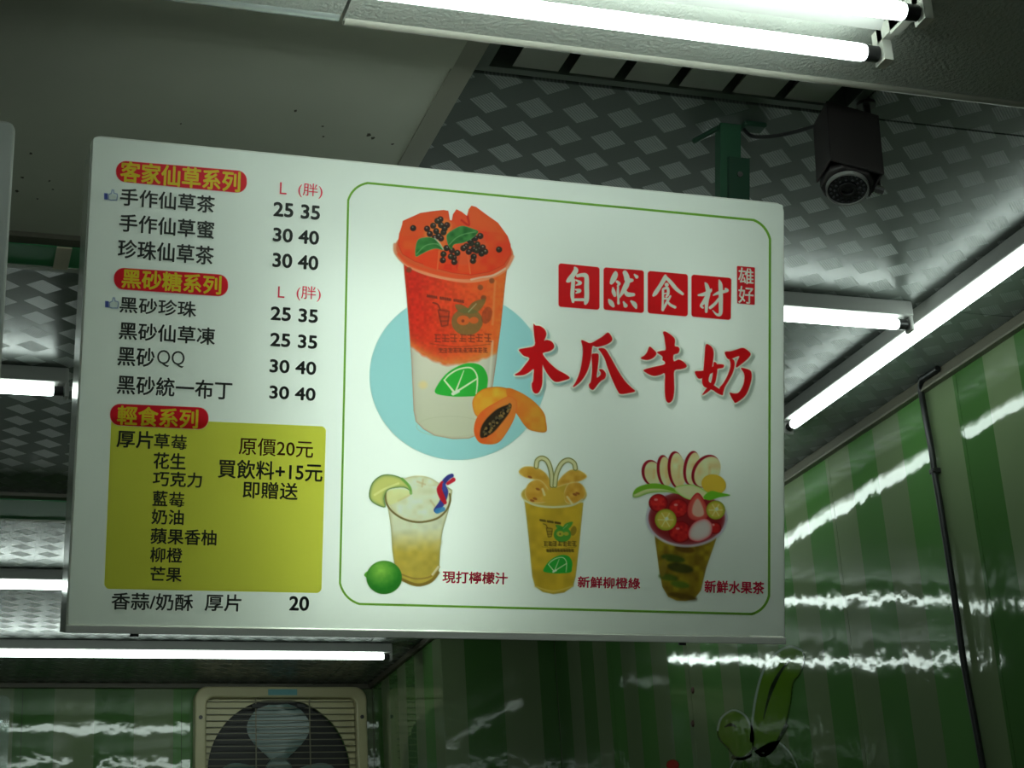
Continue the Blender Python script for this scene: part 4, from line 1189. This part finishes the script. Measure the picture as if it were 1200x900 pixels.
def small_leaf(p):
    q = [(330,635),(350,560),(400,515),(450,505),(510,540),(550,620),(562,700),(545,770),(492,805),(440,800),(400,750),(345,690)]
    p.poly(q, LG, edge=(LD, 0.8)); p.stroke([(332,630),(352,560),(400,515),(448,503),(510,540),(548,615),(560,690)], LO, 7)
    p.stroke([(380,610,3),(415,595,10),(450,608,3)], LD); p.stroke([(430,805),(492,812),(540,790)], LD, 10)
decal('small_leaf', 836, 828, 888, 892, small_leaf)
def big_leaf(p):
    q = [(560,740),(552,650),(565,500),(595,340),(650,210),(720,130),(800,98),(872,122),(886,180),(860,270),(815,330),(800,450),(765,600),(712,712),(640,772),(590,765)]
    p.poly(q, LG, edge=(LD, 0.7)); p.stroke([(548,700),(556,560),(580,400),(625,250),(700,145),(790,98),(870,120)], LO, 8)
    p.stroke([(800,180,2),(740,250,8),(690,340,13),(655,440,8),(625,560,2)], LD); p.stroke([(570,750),(620,792),(690,745),(770,600)], LD, 10)
decal('big_leaf', 878, 752, 946, 888, big_leaf)
decal('red_dot', 780, 890, 798, 905, lambda p: p.ell(45, 855, 40, 35, (180, 40, 40)))

# two rusty screws on the wall joint, above the sticker
for y in (809, 848):
    q = at(812, y, 0, XR)
    o = MB().tube([(0.0, 0, 0), (-0.004, 0, 0)], [0.011, 0.007], 12).build('rusty_screw', mat('rust', (0.09, 0.045, 0.03), 0.7), M=None)
    o.location = q
    tag(o, 'small rusty screw in the green wall joint, ' + ('upper' if y < 820 else 'lower') + ' of the pair beside the leaf sticker', 'screw')

# ------------------------------------------------------------------ exhaust fan on the back wall
YF = YB-0.0008
f0 = at(228, 900, 1, YF-0.06); f1 = at(431.5, 900, 1, YF-0.06)
FW = f1.x-f0.x; cx = (f0.x+f1.x)/2
ztop = at(330, 799.5, 1, YF-0.06).z
zc = at(327, 903.5, 1, YF-0.02).z
ztop = min(ztop, CE-0.024)
fan = empty('exhaust_fan', (cx, YF, ztop-FW/2))
tag(fan, 'cream square exhaust fan with grille and grey blades on the back wall', 'fan')
h = FW/2; dzc = zc-(ztop-h); dxc = at(327, 903.5, 1, YF-0.02).x-cx
MV = Matrix(((1, 0, 0, 0), (0, 0, -1, 0), (0, 1, 0, 0), (0, 0, 0, 1)))     # local z -> towards the room (-y)
def TM(x=0, y=0, z=0): return MV @ Matrix.Translation((x, y, z))
MB().ring(rrect(-h, -h, h, h, 0.05), rrect(-h+0.045, -h+0.045, h-0.045, h-0.045, 0.03), 0.070, M=TM()).build('outer_frame', M_fan, fan, bevel=0.008)
R_ = 0.290
inner = []; cir = []
hi = h-0.047
for k in range(96):
    a = 2*math.pi*(k+0.5)/96; ca, sa = math.cos(a), math.sin(a)
    ts = [((hi if ca > 0 else -hi)-dxc)/ca if abs(ca) > 1e-6 else 9, ((hi if sa > 0 else -hi)-dzc)/sa if abs(sa) > 1e-6 else 9]
    t = min(ts)
    inner.append((dxc+t*ca, dzc+t*sa)); r_c = min(R_, t-0.003); cir.append((dxc+r_c*ca, dzc+r_c*sa))
MB().ring(inner, cir, 0.006, M=TM(z=0.030)).build('front_plate', M_fan, fan)
MB().prism(circ(R_+0.004, 48, dxc, dzc), 0.002, M=TM(z=0.001)).build('fan_throat', M_fan_in, fan)
for a in (90, 210, 330):
    m_ = MB(); seg = 14; o_ = []
    for k in range(seg+1):
        t = k/seg; r = 0.045+0.225*t
        wd = 0.030+0.098*math.sin(min(1, t*1.08)*math.pi*0.80)**1.1*(1 if t < 0.9 else math.sqrt(max(0.02, 1-((t-0.9)/0.1)**2)))
        o_.append((r, wd))
    vs = []; fs = []
    for (r, wd) in o_:
        for j in range(7):
            s_ = -1+2*j/6
            z_ = 0.012-0.010*s_-0.008*(1-s_*s_)
            ang = math.radians(a)
            X_ = r*math.cos(ang)-s_*wd*math.sin(ang); Y_ = r*math.sin(ang)+s_*wd*math.cos(ang)
            vs.append(TM(dxc, dzc, 0.006) @ Vector((X_, Y_, z_)))
    for k in range(seg):
        for j in range(6):
            q = k*7+j; fs.append((q, q+1, q+8, q+7))
    m_.add(vs, fs); m_.build('fan_blade', M_blade, fan, smooth=True)
MB().prism(circ(0.055, 28, dxc, dzc), 0.024, M=TM(z=0.004)).build('hub', M_blade, fan, bevel=0.006)
nb = 24
M_bar = mat('dull_grille_bar', (0.16, 0.15, 0.085), 0.45)
for k in range(nb):
    z_ = -h+0.058+(2*h-0.116)*k/(nb-1)
    q = TM(0, z_, 0.044)
    MB().box((-h+0.046, -0.0016, 0.000), (h-0.046, 0.0016, 0.004), M=q).build('grille_bar', M_bar, fan)
for px in (300, 363.5):
    x = at(px, 880, 1, YF-0.05).x-cx
    MB().box((x-0.0022, -h+0.046, 0), (x+0.0022, h-0.046, 0.004), M=TM(z=0.0505)).build('grille_upright', M_bar, fan)
for px in (300, 352):
    x = at(px, 815, 1, YF-0.05).x-cx
    o = MB().box((x-0.016, h-0.085, 0), (x+0.016, h-0.070, 0.010), M=TM(z=0.0515)).build('grille_clip', M_fan_in, fan)
a = at(314, 803, 1, YF-0.07).x-cx; b = at(348, 803, 1, YF-0.07).x-cx
MB().box((a, h-0.036, 0), (b, h-0.012, 0.001), M=TM(z=0.0702)).build('blue_label', M_sticker, fan)
for sx in (-1, 1):
    MB().tube([TM(sx*(h-0.022), h-0.125, 0.070) @ Vector((0, 0, 0)), TM(sx*(h-0.022), h-0.125, 0.074) @ Vector((0, 0, 0))], 0.008, 12).build('screw', M_cctv, fan)

# clear acrylic sheet standing off the back wall
M_clear = mat('clear_acrylic', (0.80, 0.90, 0.86), 0.08)
bsdf(M_clear).inputs['Transmission Weight'].default_value = 0.9
bsdf(M_clear).inputs['IOR'].default_value = 1.3
q = at(12, 815, 1, YB-0.06)
ac = MB().prism(rrect(q.x-0.62, q.z-0.42, q.x, q.z, 0.025), 0.004, M=Matrix.Translation((0, YB-0.058, 0)) @ MV).build('acrylic_sheet', M_clear)
tag(ac, 'clear acrylic sheet with rounded corner on the back wall, bottom left', 'panel')
for x, z in ((q.x-0.03, q.z-0.10), (q.x-0.59, q.z-0.10), (q.x-0.03, q.z-0.39), (q.x-0.59, q.z-0.39)):
    MB().tube([(x, YB-0.0005, z), (x, YB-0.0575, z)], 0.006, 8).build('stand_off', M_chrome, ac)
